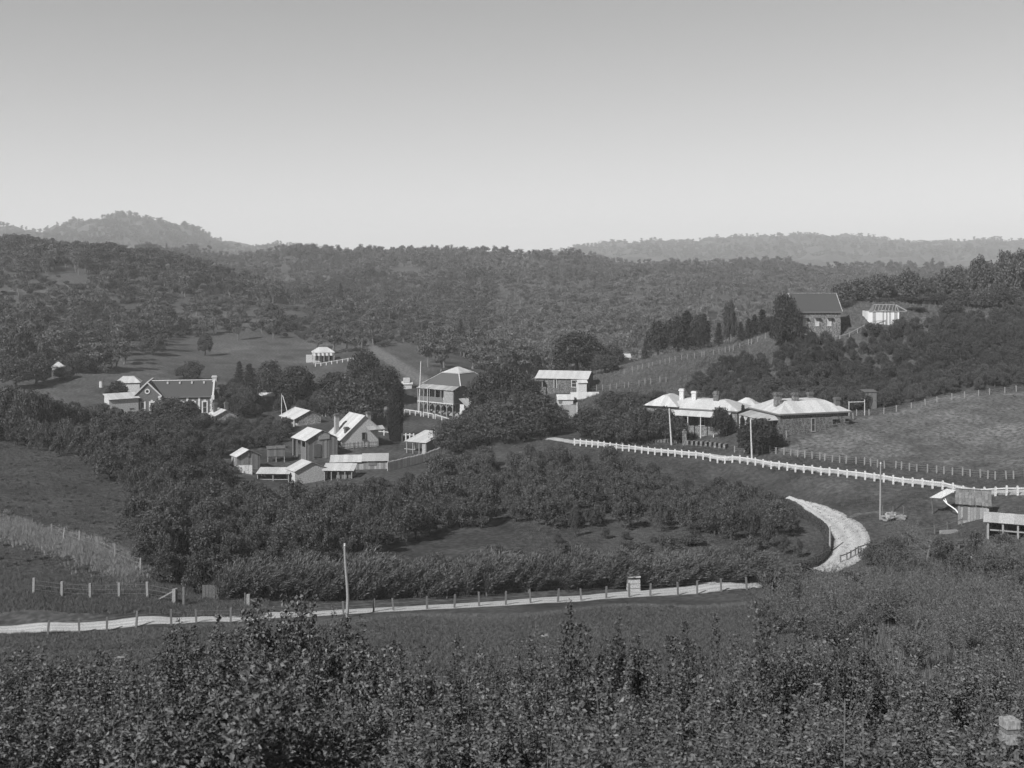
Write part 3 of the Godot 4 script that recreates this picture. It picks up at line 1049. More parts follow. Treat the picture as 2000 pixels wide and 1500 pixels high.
# ---------------------------------------------------------------- the scene
func _ready() -> void:
	rng.seed = 7
	unit_box = BoxMesh.new()
	var cam := Camera3D.new()
	cam.name = "camera"
	add_child(cam)
	cam.position = Vector3(0, CAM_Y, 0)
	cam.set_frustum(1500.0 / F, Vector2(0, -(750.0 - HZ) / F), 1.0, 20000.0)
	cam.current = true
	var ca := CameraAttributesPhysical.new()
	ca.frustum_near = 1.0
	ca.frustum_far = 20000.0
	ca.frustum_focal_length = 165.0
	ca.frustum_focus_distance = 180.0
	ca.exposure_aperture = 11.0
	cam.attributes = ca
	cam.set_frustum(1500.0 / F, Vector2(0, -(750.0 - HZ) / F), 1.0, 20000.0)
	var env := Environment.new()
	env.background_mode = Environment.BG_SKY
	env.tonemap_mode = Environment.TONE_MAPPER_LINEAR
	env.tonemap_exposure = 1.58
	env.sky = Sky.new()
	env.sky.sky_material = sky_material()
	env.fog_enabled = true
	env.fog_light_color = Color(1, 1, 1)
	env.fog_density = 0.00021
	env.sdfgi_enabled = true
	env.ssao_enabled = true
	env.ssil_enabled = true
	var we := WorldEnvironment.new()
	we.name = "world"
	we.environment = env
	add_child(we)
	var sun := DirectionalLight3D.new()
	sun.name = "sun"
	sun.light_energy = 1.6
	sun.light_angular_distance = 0.5
	sun.light_color = Color(1, 1, 1)
	sun.shadow_enabled = true
	add_child(sun)
	var el := deg_to_rad(38.0)
	sun.basis = Basis.looking_at(Vector3(0.64 * cos(el), -sin(el), -0.77 * cos(el)))

	make_materials()
	build_heights()
	build_terrain()
	roads()
	print("land ", Time.get_ticks_msec())
	make_plants()
	print("plants ", Time.get_ticks_msec())
	village_right()
	village_left()
	hill_buildings()
	farmyard()
	fences()
	print("built ", Time.get_ticks_msec())
	rng.seed = 99
	single_trees()
	orchards()
	foreground()
	woods()
	grasses()
	print("done ", Time.get_ticks_msec())

func sky_material() -> Material:
	# plain clear sky: brightest at the horizon, deeper towards the zenith
	var w := 256
	var h := 256
	var im := Image.create(w, h, false, Image.FORMAT_RGBF)
	for y in h:
		var el := 90.0 - 180.0 * (y + 0.5) / h
		var k := 0.08 + 0.51 * exp(-maxf(el, 0.0) / 9.8)
		for x in w:
			var az := TAU * (x + 0.5) / w      # 0.5 turn = straight ahead
			var b := k * (1.0 + 0.3 * sin(az))
			im.set_pixel(x, y, Color(b, b, b))
	var m := PanoramaSkyMaterial.new()
	m.panorama = ImageTexture.create_from_image(im)
	return m

func roads() -> void:
	ribbon("lower_road", [-260, 103, -60, 104, 140, 105.2, 340, 107, 600, 110, 800, 112.3, 1000, 115, 1250, 119, 1400, 122, 1500, 124.5, 1580, 127.5, 1632, 131, 1660, 135.5, 1662, 140, 1645, 147, 1610, 156, 1577, 162.5, 1538, 167.2], 2.3, M.gravel, [0.34, 0.6, 0.46, 0.62, 0.46, 0.6, 0.36], 0.07, 0.1, 4.6)
	ribbon("upper_road", [2300, 132.3, 1985, 150.4, 1727, 165, 1485, 180.5, 1300, 196, 1122, 211, 1040, 220], 2.5, M.gravel, [0.42, 0.56, 0.5, 0.56, 0.42], 0.08, 0.15)
	ribbon("street", [1040, 220, 960, 232, 880, 249, 800, 261, 700, 270, 600, 278, 480, 286], 3.0, M.ground, [0.2, 0.26, 0.24, 0.26, 0.2], 0.08, 0.3)
	ribbon("hill_track", [880, 262, 850, 285, 815, 305, 780, 330, 748, 352, 725, 372, 690, 392], 5.5, M.ground, [0.13, 0.19, 0.2, 0.19, 0.13], 0.12, 0.5)
	ribbon("farm_path", [1640, 150, 1680, 151.5, 1722, 151.5, 1760, 149], 1.1, M.ground, [0.13, 0.17, 0.13], 0.07, 0.3)
	ribbon("verge_path", [-200, 109.5, 60, 110.6, 200, 111.6, 330, 112], 0.5, M.ground, [0.12, 0.15, 0.12], 0.06, 0.2)

func village_right() -> void:
	# stone house with the verandah
	var w := 12.2
	var o := site("stone_house", "stone house with pale hipped iron roof, verandah and tall stone chimneys beside the sloping paddock", "house", 1523, 853, 190, 18, Vector2(-w / 2, 0))
	walls(o, w, 3.5, 9, M.stone, "fblr", "", 0, 1.6)
	hip_roof(o, -w / 2 - 0.35, w / 2 + 0.35, 0.35, -9.35, 3.5, 3.0, 1.55, M.iron)
	bx(o, "gutter", Vector3(0, 3.42, 0.36), Vector3(w + 0.8, 0.22, 0.12), M.gutter)
	bx(o, "gutter", Vector3(-w / 2 - 0.36, 3.42, -4.5), Vector3(0.12, 0.22, 9.4), M.gutter)
	window(o, Vector3(-0.25, 1.6, 0), 0.5, 1.9, "f", M.timber_pale, M.glass)
	window(o, Vector3(3.5, 1.9, 0), 0.6, 0.8, "f", M.timber, M.glass)
	window(o, Vector3(5.7, 2.2, 0), 0.5, 0.6, "f", M.timber, M.glass)
	for q in [3.5, 5.7]: lean_roof(o, q - 0.55, q + 0.55, 0.45, 2.35, 0.02, 2.75, M.timber_dark, "awning")
	chimney(o, Vector3(-4.6, 4.3, -3.2), 1.0, 1.75, M.stone_light, M.stone)
	chimney(o, Vector3(-1.6, 4.6, -3.0), 0.9, 1.35, M.stone_light, M.stone)
	chimney(o, Vector3(2.9, 4.8, -6.0), 0.8, 0.8, M.brick, M.brick)
	chimney(o, Vector3(4.9, 4.0, -1.4), 0.8, 1.2, M.brick, M.brick)
	lean_roof(o, -w / 2 - 2.3, -w / 2 + 0.02, -0.6, 2.45, -8.6, 2.45, M.iron_old, "verandah_ceiling")
	var r := group_node(o, "verandah_roof")
	roof_face(r, [Vector3(-w / 2 - 2.4, 2.5, -8.8), Vector3(-w / 2 - 2.4, 2.5, -0.4), Vector3(-w / 2, 3.15, -1.4), Vector3(-w / 2, 3.15, -8.8)], M.iron_old)
	roof_face(r, [Vector3(-w / 2 - 2.4, 2.5, -0.4), Vector3(-w / 2, 2.5, -0.4), Vector3(-w / 2, 3.15, -1.4)], M.iron_old)
	posts(o, Vector3(-w / 2 - 2.25, 0, -0.6), Vector3(-w / 2 - 2.25, 0, -8.6), 5, 2.45, 0.14, M.cream, 1.2)
	for i in 4:
		for e in [[0.0, 0.5], [2.0, 1.5]]:
			bar(o, "bracket", Vector3(-w / 2 - 2.25, 1.75, -0.6 - i * 2.0 - e[0]), Vector3(-w / 2 - 2.25, 2.35, -0.6 - i * 2.0 - e[1]), 0.1, 0.2, M.cream)
	bx(o, "verandah_floor", Vector3(-w / 2 - 1.15, -0.55, -4.6), Vector3(2.4, 1.3, 8.2), M.stone_light)
	for i in 2: window(o, Vector3(-w / 2, 1.4, -2.6 - i * 3.4), 0.9, 1.6, "l", M.cream, M.glass)

	# second villa behind the garden trees
	w = 13.0
	o = site("villa", "low villa with white hipped roofs and pale chimneys behind the garden trees", "house", 1440, 843, 205, -27, Vector2(w / 2, 0))
	walls(o, w, 3.4, 8, M.stone_light, "fblr", "", 0, 1.6)
	hip_roof(o, -w / 2 - 0.3, w / 2 + 0.3, 0.3, -8.3, 3.4, 3.4, 1.35, M.iron)
	bx(o, "gutter", Vector3(0.5, 3.32, 0.31), Vector3(w - 0.6, 0.2, 0.12), M.gutter)
	bx(o, "wing_wall", Vector3(-w / 2 - 0.2, 1.4, -3.4), Vector3(5.4, 4.4, 7.4), M.stone_light)
	hip_roof(o, -w / 2 - 3.3, -w / 2 + 2.9, 0.9, -7.6, 3.6, 2.7, 1.6, M.iron)
	lean_roof(o, -w / 2 + 0.5, w / 2 - 1.0, 2.3, 2.4, 0.02, 3.15, M.iron, "verandah_roof")
	posts(o, Vector3(-w / 2 + 0.7, 0, 2.1), Vector3(w / 2 - 1.2, 0, 2.1), 6, 2.4, 0.14, M.cream, 1.2)
	for i in 3: window(o, Vector3(-2.6 + i * 3.0, 1.5, 0), 0.9, 1.6, "f", M.cream, M.glass)
	chimney(o, Vector3(-4.1, 4.4, -2.8), 0.75, 1.6, M.white, M.white)
	chimney(o, Vector3(-1.9, 4.6, -2.8), 0.75, 1.1, M.white, M.white)
	chimney(o, Vector3(2.0, 4.6, -3.0), 0.9, 1.2, M.stone, M.stone, 1)
	hip_roof(o, w / 2 - 4.0, w / 2 + 1.2, -8.3, -13.0, 3.2, 2.3, 1.3, M.iron)
	bx(o, "wing_wall", Vector3(w / 2 - 1.4, 1.1, -10.6), Vector3(4.6, 4.0, 4.2), M.stone_light)

	# dark tank house by the orchard edge
	o = site("outhouse", "dark upright outhouse box against the slope orchard above the stone house", "outhouse", 1690, 792, 214, 5, Vector2(-1.0, 0))
	walls(o, 2.1, 2.3, 1.8, M.plank_dark)
	lean_roof(o, -1.2, 1.2, 0.15, 2.35, -1.95, 2.6, M.iron_grey)
	o = site("clothes_frame", "pale clothes line frame of post and rail beside the stone house", "frame", 1658, 806, 205, 0, Vector2(0, 0))
	posts(o, Vector3(0, 0, 0), Vector3(2.6, 0.3, 0), 2, 1.9, 0.12, M.cream)
	bar(o, "rail", Vector3(0, 1.75, 0.08), Vector3(2.6, 1.85, 0.08), 0.08, 0.1, M.cream)

	# hotel of two storeys
	w = 9.8
	o = site("hotel", "two-storey hotel with dark hipped roof, pale upper roof and arcaded balcony verandah", "hotel", 899, 816, 254, -38, Vector2(w / 2, 0))
	walls(o, w, 6.5, 10, M.wall_wash, "fblr", "", 0, 1.5)
	hip_roof(o, -w / 2 - 0.4, w / 2 + 0.4, 0.4, -10.4, 6.5, 3.1, 2.3, M.hotel_slate, M.cream)
	var up := hip_roof(o, -w / 2 + 2.4, w / 2 - 2.4, -2.5, -7.5, 8.72, 2.2, 1.15, M.iron)
	up.name = "upper_roof"
	bx(o, "gutter", Vector3(w / 2 + 0.41, 6.42, -5), Vector3(0.12, 0.24, 10.6), M.gutter)
	lean_roof(o, -w / 2 - 0.2, w / 2 + 0.1, 2.5, 5.75, 0.3, 6.45, M.iron_old, "balcony_roof")
	bx(o, "balcony_floor", Vector3(0, 3.0, 1.15), Vector3(w + 0.1, 0.22, 2.3), M.cream)
	bx(o, "balustrade", Vector3(-1.4, 3.62, 2.25), Vector3(w - 3.0, 1.0, 0.06), M.timber)
	bx(o, "screen", Vector3(w / 2 - 1.3, 4.3, 2.25), Vector3(2.5, 2.4, 0.08), M.wall_wash)
	bx(o, "screen", Vector3(w / 2 + 0.02, 4.3, 1.1), Vector3(0.08, 2.4, 2.2), M.wall_wash)
	posts(o, Vector3(-w / 2 + 0.1, 0, 2.2), Vector3(w / 2 - 0.1, 0, 2.2), 7, 5.75, 0.16, M.timber_pale, 1.0)
	for i in 6:
		var xa := -w / 2 + 0.1 + i * (w - 0.2) / 6.0
		for e in [[0.0, 0.75], [(w - 0.2) / 6.0, (w - 0.2) / 6.0 - 0.75]]:
			bar(o, "bracket", Vector3(xa + e[0], 2.1, 2.2), Vector3(xa + e[1], 2.85, 2.2), 0.09, 0.22, M.timber)
	for i in 4: window(o, Vector3(-w / 2 + 1.4 + i * 2.2, 4.5, 0), 0.95, 2.1, "f", M.cream, M.glass)
	for i in 4: window(o, Vector3(-w / 2 + 1.4 + i * 2.2, 1.2, 0), 1.0, 2.4, "f", M.cream, M.timber, "door")
	var an := site("hotel_annex", "small whitewashed annex with sloping iron roof against the hotel end wall", "annex", 905, 821, 252, -38, Vector2(-0.4, -0.2))
	walls(an, 2.4, 2.4, 5.5, M.cream, "fblr", "", 0, 1.2)
	var ar := group_node(an, "roof")
	roof_face(ar, [Vector3(1.5, 2.45, 0.3), Vector3(1.5, 2.45, -5.8), Vector3(-1.2, 4.4, -5.8), Vector3(-1.2, 4.4, 0.3)], M.iron)
	bx(an, "gable_wall", Vector3(-0.6, 2.8, -0.1), Vector3(1.1, 0.9, 0.18), M.cream)
	window(an, Vector3(0, 1.3, 0), 0.6, 1.2, "f", M.timber, M.glass)

	# small pale store left of the hotel
	o = shed("store", "small white store with block-like upper part behind the hotel flagpole", "shed", 786, 764, 288, 8, 2.2, 2.6, 1.6, 0.5, "x", M.cream, M.iron)
	bx(o, "water_tank", Vector3(-0.1, 2.45, -1.2), Vector3(1.5, 1.0, 1.5), M.cream)

	# iron-roofed cottage up behind the big dark tree
	w = 10.4
	o = site("cottage", "stone cottage with broad pale iron roof above the hotel trees", "house", 1146, 766, 252, -12, Vector2(w / 2, 0))
	walls(o, w, 2.7, 9.0, M.stone, "fblr", "lr", 1.15, 1.4)
	gable_roof(o, w, 9.0, 2.7, 1.15, "x", M.iron, 0.35)
	window(o, Vector3(-1.3, 1.6, 0), 0.4, 1.7, "f", M.cream, M.glass, "door")
	window(o, Vector3(2.6, 1.7, 0), 0.9, 1.3, "f", M.white, M.glass)
	lean_roof(o, -w / 2 - 2.0, -w / 2 + 1.6, 1.4, 2.2, -2.6, 2.6, M.iron_grey, "porch_roof")
	posts(o, Vector3(-w / 2 - 1.9, 0, 1.2), Vector3(-w / 2 + 1.4, 0, 1.2), 3, 2.2, 0.14, M.timber_pale, 1.0)
	o = shed("porch_shed", "tiny white shed with skillion roof at the cottage corner", "shed", 1130, 764, 249, 12, 1.7, 1.6, 1.7, 0.45, "x", M.white, M.iron)
	o = shed("store", "low white roofed store with a dark panel in its front wall behind the stone barn", "shed", 1090, 792, 245, 4, 3.0, 2.6, 1.2, 0.8, "x", M.cream, M.iron)
	bx(o, "gap_panel", Vector3(-1.0, 0.75, 0.02), Vector3(0.7, 0.7, 0.06), M.timber)  # flat dark panel in place of an opening in the wall
	shed("store", "white hip-roofed store half hidden by dark shrubs near the street", "shed", 1119, 792, 247, 8, 5.4, 3.4, 1.3, 1.1, "x", M.cream, M.iron)
	o = shed("stone_barn", "small stone barn with big pale roof slope beside the street pole", "barn", 1092, 840, 232, 2, 3.5, 6.0, 2.3, 2.0, "x", M.stone, M.roof_dull)
	bx(o, "gutter", Vector3(0, 2.2, 0.26), Vector3(3.7, 0.16, 0.1), M.gutter)
	shed("shed", "white end-lit shed on the rise beyond the round dark tree", "shed", 1207, 714, 288, 4, 2.9, 2.4, 1.9, 0.7, "x", M.white, M.iron)
	# street-side earth mound and garden wall
	var mm := MB.new()
	for i in 10:
		for j in 6:
			var f := func(a: int, b: int) -> Vector3:
				var s := a / 10.0
				var t := b / 6.0
				var x := (s - 0.5) * 4.6
				var z := (t - 0.5) * 3.0
				return Vector3(x, 1.7 * sin(PI * s) * sin(PI * t) * (1.0 + 0.15 * sin(a * 2.1 + b)) - 0.05, -z)
			mm.quad(f.call(i, j), f.call(i, j + 1), f.call(i + 1, j + 1), f.call(i + 1, j))
	var mo := part(self, numbered("earth_heap"), mm.mesh(), mat(0.26, 0.95))
	mo.position = G(1120, 226)
	tag(mo, "pale heap of earth at the foot of the street pole", "heap")
	var gw := thing("garden_wall", "low stone garden wall with a capped gate pillar below the villa", "wall", G(1345, 203))
	for i in 9:
		var p := G(1345 + i * 9.0, 203 - i * 1.2) - gw.position
		bx(gw, "wall_block", p + Vector3(0, 0.25, 0), Vector3(0.98, 0.9, 0.4), M.stone_light, Basis(Vector3.UP, 0.9))
	bx(gw, "pillar", Vector3(-0.7, 0.7, 0), Vector3(0.62, 2.6, 0.62), M.stone_light)
	bx(gw, "pillar_cap", Vector3(-0.7, 2.1, 0), Vector3(0.78, 0.2, 0.78), M.stone_light)
	var mb := MB.new()
	clump(mb, Vector3(-0.7, 2.3, 0), Vector3(0.2, 0.2, 0.2), 3, 0.1, 0.1, 1, 1)
	bx(gw, "pillar_ball", Vector3(-0.7, 2.32, 0), Vector3(0.3, 0.3, 0.3), M.stone_light, Basis(Vector3(1, 1, 0).normalized(), 0.8))
	var bank := thing("retaining_wall", "long rough stone bank along the street below the shrubs", "wall", G(1150, 212))
	for i in 30:
		var p := G(1150 + i * 6.0, 213 - i * 0.28) - bank.position
		bx(bank, "stone", p + Vector3(0, 0.2, 0), Vector3(rng.randf_range(0.45, 0.7), rng.randf_range(0.5, 0.95), 0.5), M.stone_light, Basis(Vector3(0.3, 1, 0.1).normalized(), rng.randf() * 0.8))

func village_left() -> void:
	# brick school with white quoins
	var o := site("school", "dark brick school with white quoins, round gable window and long dark roof", "school", 262, 817, 252, 9, Vector2(-2.6, 0))
	walls(o, 5.2, 4.6, 9, M.brick, "fblr", "fb", 2.6, 1.4)
	gable_roof(o, 5.2, 9, 4.6, 2.6, "z", M.slate, 0.2, 0, M.cream)
	quoins(o, Vector3(-2.45, -0.5, 0), 5.0, "f", M.white)
	quoins(o, Vector3(2.45, -0.5, 0), 5.0, "f", M.white)
	for s in [-1.0, 1.0]:
		bar(o, "barge_board", Vector3(s * 2.9, 4.42, 0.24), Vector3(0, 7.32, 0.24), 0.08, 0.26, M.cream)
	var ring := MB.new()
	for i in 20:
		var a0 := TAU * i / 20
		var a1 := TAU * (i + 1) / 20
		var e := func(a: float, r: float) -> Vector3: return Vector3(cos(a) * r, 5.45 + sin(a) * r, 0.02)
		ring.extrude([e.call(a0, 0.3), e.call(a1, 0.3), e.call(a1, 0.52), e.call(a0, 0.52)], Vector3(0, 0, 0.1))
	part(o, "round_window_surround", ring.mesh(), M.white)
	bx(o, "round_window_pane", Vector3(0, 5.45, 0.01), Vector3(0.6, 0.6, 0.04), M.glass)
	window(o, Vector3(-0.9, 2.0, 0), 0.55, 2.2, "f", M.white, M.glass, "window", 0.3, true)
	window(o, Vector3(0.9, 2.0, 0), 0.55, 2.2, "f", M.white, M.glass, "window", 0.3, true)
	# long wing: front wall set back behind the gable
	for i in 1:
		slab(o, "wing_wall", [Vector3(2.6, -1.4, -1.0), Vector3(12.9, -1.4, -1.0), Vector3(12.9, 4.2, -1.0), Vector3(2.6, 4.2, -1.0)], Vector3(0, 0, -0.2), M.brick)
		slab(o, "wing_wall", [Vector3(12.9, -1.4, -1.2), Vector3(12.9, -1.4, -7.8), Vector3(12.9, 4.2, -7.8), Vector3(12.9, 7.0, -4.5), Vector3(12.9, 4.2, -1.2)], Vector3(-0.2, 0, 0), M.brick)
		slab(o, "wing_wall", [Vector3(2.6, -1.4, -7.8), Vector3(12.7, -1.4, -7.8), Vector3(12.7, 4.2, -7.8), Vector3(2.6, 4.2, -7.8)], Vector3(0, 0, 0.2), M.brick)
	var r := group_node(o, "wing_roof")
	roof_face(r, [Vector3(1.2, 4.1, -0.7), Vector3(13.1, 4.1, -0.7), Vector3(13.1, 7.1, -4.5), Vector3(0.2, 7.1, -4.5)], M.slate)
	roof_face(r, [Vector3(1.2, 4.1, -8.2), Vector3(13.1, 4.1, -8.2), Vector3(13.1, 7.1, -4.5), Vector3(0.2, 7.1, -4.5)], M.slate)
	bar(r, "ridge_cap", Vector3(0.3, 7.2, -4.5), Vector3(13.1, 7.2, -4.5), 0.3, 0.14, M.white)
	for i in 4:
		bx(r, "roof_vent", Vector3(3.6 + i * 2.45, 6.75, -3.75), Vector3(0.32, 0.45, 0.4), M.cream)
	bx(o, "gutter", Vector3(7.8, 4.05, -0.7), Vector3(10.4, 0.14, 0.1), M.gutter)
	for i in 4:
		window(o, Vector3(4.3 + i * 2.35, 1.9, -1.0), 0.7, 2.1, "f", M.white, M.glass, "window", 0.26, true)
	for i in 3: bx(o, "pilaster", Vector3(5.5 + i * 2.35 + 0.0, 1.4, -0.97), Vector3(0.42, 5.4, 0.14), M.white)
	quoins(o, Vector3(12.7, -0.5, -1.0), 4.6, "f", M.white)
	bar(o, "parapet", Vector3(13.0, 4.1, -0.7), Vector3(13.0, 7.25, -4.5), 0.34, 0.4, M.cream)
	bar(o, "parapet", Vector3(13.0, 7.25, -4.5), Vector3(13.0, 4.1, -8.2), 0.34, 0.4, M.cream)
	bx(o, "kneeler", Vector3(13.0, 3.9, -0.8), Vector3(0.6, 0.9, 0.5), M.white)
	chimney(o, Vector3(13.0, 6.6, -4.5), 0.9, 1.1, M.cream, M.cream)
	chimney(o, Vector3(13.55, 3.0, -3.0), 1.0, 2.4, M.brick, M.brick)

	var a := site("school_annex", "pale boarded annex with sloping iron roof at the school side", "annex", 213, 806, 248, 36, Vector2(-3.0, 0))
	walls(a, 6.0, 2.5, 3.0, M.cream, "fblr", "", 0, 1.4)
	lean_roof(a, -3.25, 3.25, 0.3, 2.6, -3.3, 3.5, M.iron)
	slab(a, "end_wall", [Vector3(-3, 2.5, 0), Vector3(-3, 2.5, -3), Vector3(-3, 3.3, -3)], Vector3(0.15, 0, 0), M.cream)
	bx(a, "gap_panel", Vector3(1.6, 0.5, 0.02), Vector3(0.9, 0.25, 0.06), M.timber)  # low dark strip standing in for a gap in the wall
	o = shed("stone_outhouse", "small rough stone outbuilding with pale roof beside the school wing", "outbuilding", 421, 828, 246, 34, 4.4, 4.0, 1.6, 1.0, "z", M.stone_pale, M.iron)
	chimney(o, Vector3(-1.2, 2.2, -2.8), 0.7, 1.3, M.brick, M.brick, 0)
	chimney(o, Vector3(0.4, 2.6, -1.0), 0.7, 1.1, M.brick, M.brick, 1)
	o = shed("low_shed", "long low shed with thin white roof strip behind the conifer", "shed", 458, 783, 272, 4, 8.6, 3.0, 1.0, 0.55, "x", M.timber, M.iron)
	o = site("cottage", "white hipped roof of a house tucked behind the school gable", "house", 226, 762, 280, 12, Vector2(-2.6, 0))
	walls(o, 5.2, 1.6, 4.2, M.cream)
	hip_roof(o, -2.9, 2.9, 0.3, -4.5, 1.6, 1.6, 1.3, M.iron)
	o = thing("water_tank", "white upright water tank standing in the paddock beyond the school", "tank", G(198, 286))
	var cy := MB.new()
	cy.tube(PackedVector3Array([Vector3(0, -0.3, 0), Vector3(0, 1.5, 0)]), PackedFloat32Array([0.48, 0.48]), 14)
	part(o, "tank", cy.mesh(), M.cream)
	bx(o, "lid", Vector3(0, 1.54, 0), Vector3(1.06, 0.08, 1.06), M.iron_grey)
	o = shed("privy", "tiny white privy alone on the grass slope above the school", "privy", 248, 696, 348, 10, 0.8, 0.8, 1.2, 0.25, "x", M.white, M.iron)
	o = site("cottage", "small cottage with pale pyramid roof and chimney wall under the hillside gums", "house", 100, 733, 298, 20, Vector2(-1.6, 0))
	walls(o, 3.0, 1.9, 2.8, M.stone_light)
	hip_roof(o, -1.7, 1.7, 0.25, -3.05, 1.9, 1.6, 1.2, M.iron)
	chimney(o, Vector3(-0.9, 1.8, 0.35), 0.9, 0.2, M.stone_pale, M.stone_pale)

	# house with boarded gable and tall chimneys
	o = shed("farmhouse", "white gabled farmhouse with steep pale roof and tall brick chimneys beside the cypress", "house", 739, 864, 227, 34, 5.6, 6.0, 2.8, 2.3, "z", M.white, M.iron, 1.0, 2.1)
	slab(o, "side_wall", [Vector3(-2.8, -0.8, -0.02), Vector3(-4.7, -0.8, -0.02), Vector3(-4.7, 1.25, -0.02), Vector3(-2.8, 2.7, -0.02)], Vector3(0, 0, -0.15), M.white)
	window(o, Vector3(-0.2, 1.4, 0), 0.6, 1.1, "f", M.timber, M.glass)
	chimney(o, Vector3(-3.9, 1.4, -3.6), 0.75, 3.6, M.brick_pale, M.brick)
	chimney(o, Vector3(-3.4, 1.3, -0.6), 0.7, 1.6, M.brick, M.brick)
	chimney(o, Vector3(1.6, 3.9, -1.6), 0.75, 1.3, M.brick_pale, M.brick)
	lean_roof(o, 0.3, 3.7, 0.9, 2.5, -0.05, 3.1, M.iron_old, "porch_roof")
	var pf := fence_line("paling_fence", "grey rail fence before the white farmhouse", 662, 222, 738, 226, 26, 1.15, 0.1, [0.35, 0.9], 0.08, M.timber, M.timber, 0.15)
	# barn with open verandah
	o = shed("barn", "tall slab barn with patched pale gable and open posts on one side", "barn", 597, 899, 214, 36, 6.2, 5.2, 3.4, 1.5, "z", M.plank, M.iron, -1.0, 0.0, "fbr")
	slab(o, "inner_wall", [Vector3(-0.8, -0.6, -0.3), Vector3(-0.8, -0.6, -5.0), Vector3(-0.8, 4.2, -5.0), Vector3(-0.8, 4.2, -0.3)], Vector3(0.1, 0, 0), M.timber)
	posts(o, Vector3(-3.0, 0, -0.1), Vector3(-3.0, 0, -5.1), 4, 3.35, 0.17, M.timber_pale, 1.2)
	bx(o, "partition", Vector3(-3.0, 0.9, -0.9), Vector3(0.1, 2.6, 1.4), M.timber)
	bx(o, "door", Vector3(-0.9, 1.5, 0.05), Vector3(1.3, 2.2, 0.08), M.timber)
	bx(o, "iron_patch", Vector3(0.4, 3.9, 0.06), Vector3(2.2, 1.1, 0.04), M.iron_old[3])
	# small plank shed
	o = shed("plank_shed", "small shed of weathered upright planks with bright roof at the orchard edge", "shed", 463, 916, 204, 34, 4.0, 2.6, 2.0, 1.0, "z", M.plank, M.iron)
	bx(o, "gap_panel", Vector3(0, 2.2, 0.05), Vector3(0.35, 0.6, 0.06), M.timber)  # dark panel set where the gable would be open
	o = site("slab_hutch", "low dark slab hutch on short legs between the plank shed and the barn", "hutch", 522, 896, 212, 14, Vector2(-1.5, 0))
	walls(o, 3.0, 1.6, 1.6, M.plank_dark, "fblr", "fb", 0.35, -0.35)
	posts(o, Vector3(-1.4, 0, -0.2), Vector3(1.4, 0, -0.2), 3, 0.5, 0.14, M.timber_pale)
	lean_roof(o, -1.6, 1.6, 0.1, 1.7, -1.8, 1.95, M.iron_grey)
	# rough stone cottage behind
	o = shed("stone_cottage", "whitewashed rubble cottage with pale roof and leaning flag post behind", "house", 583, 834, 247, 34, 4.9, 7.0, 2.0, 1.1, "z", M.stone_pale, M.iron, -1.0, 0.9)
	posts(o, Vector3(-3.4, 0, 0.0), Vector3(-3.4, 0, -6.0), 4, 1.4, 0.22, M.white, 1.0)
	bx(o, "door", Vector3(-2.48, 0.9, -2.0), Vector3(0.06, 1.8, 0.9), M.timber)
	# row of sheds along the lower yard
	o = site("skillion_shed", "long low skillion shed with bright roof and dark open front", "shed", 502, 941, 198, -3, Vector2(-2.6, 0))
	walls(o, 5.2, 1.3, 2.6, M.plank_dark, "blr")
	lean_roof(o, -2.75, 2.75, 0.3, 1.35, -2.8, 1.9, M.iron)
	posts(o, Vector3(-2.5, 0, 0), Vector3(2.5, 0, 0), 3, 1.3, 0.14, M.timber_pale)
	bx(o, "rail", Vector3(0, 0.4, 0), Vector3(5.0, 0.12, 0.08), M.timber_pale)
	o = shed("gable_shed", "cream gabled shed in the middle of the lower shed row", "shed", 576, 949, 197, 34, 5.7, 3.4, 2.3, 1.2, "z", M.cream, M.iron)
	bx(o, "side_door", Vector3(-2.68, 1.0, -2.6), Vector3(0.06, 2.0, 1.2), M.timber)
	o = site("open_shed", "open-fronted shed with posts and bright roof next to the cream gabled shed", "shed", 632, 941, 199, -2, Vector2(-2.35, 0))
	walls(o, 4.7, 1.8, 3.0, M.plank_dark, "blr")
	lean_roof(o, -2.6, 2.6, 0.3, 1.85, -3.2, 2.5, M.iron)
	posts(o, Vector3(-2.2, 0, 0), Vector3(2.2, 0, 0), 5, 1.8, 0.14, M.timber_pale)
	bx(o, "boarding", Vector3(0.8, 0.7, -0.5), Vector3(2.4, 1.4, 0.08), M.timber)
	o = site("long_shed", "long rambling shed with patched pale roof behind the open-fronted shed", "shed", 646, 926, 206, 5, Vector2(-4.7, 0))
	walls(o, 9.4, 1.9, 2.6, M.plank, "fblr")
	lean_roof(o, -4.9, 0.4, 0.3, 2.0, -2.8, 2.75, M.iron)
	lean_roof(o, 0.4, 4.9, 0.3, 2.12, -2.8, 2.95, M.iron_old)
	bx(o, "opening_panel", Vector3(2.2, 1.6, 0.04), Vector3(1.3, 0.5, 0.06), M.timber)  # dark panel standing in for the shade of an opening under the eave
	o = thing("pale_wall", "short whitewashed wall end below the plank shed", "wall", G(475, 201))
	for i in 5: bx(o, "panel", Vector3(-1.2 + i * 0.6, 0.55, 0), Vector3(0.56, 1.5, 0.15), pick(M.iron))
	# open lean-to by the willow
	o = site("lean_to", "open lean-to shed with tilted bright roof and dark inside beside the paling fence", "shed", 796, 884, 221, -30, Vector2(-2.0, 0))
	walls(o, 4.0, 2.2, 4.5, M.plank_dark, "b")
	slab(o, "side_wall", [Vector3(2.0, -0.6, 0), Vector3(2.0, -0.6, -4.5), Vector3(2.0, 3.2, -4.5), Vector3(2.0, 2.2, 0)], Vector3(-0.12, 0, 0), M.plank[2])
	lean_roof(o, -2.4, 2.3, 0.5, 2.1, -6.2, 3.3, M.iron)
	posts(o, Vector3(-2.0, 0, 0.2), Vector3(2.0, 0, 0.2), 4, 2.1, 0.15, M.timber_pale)
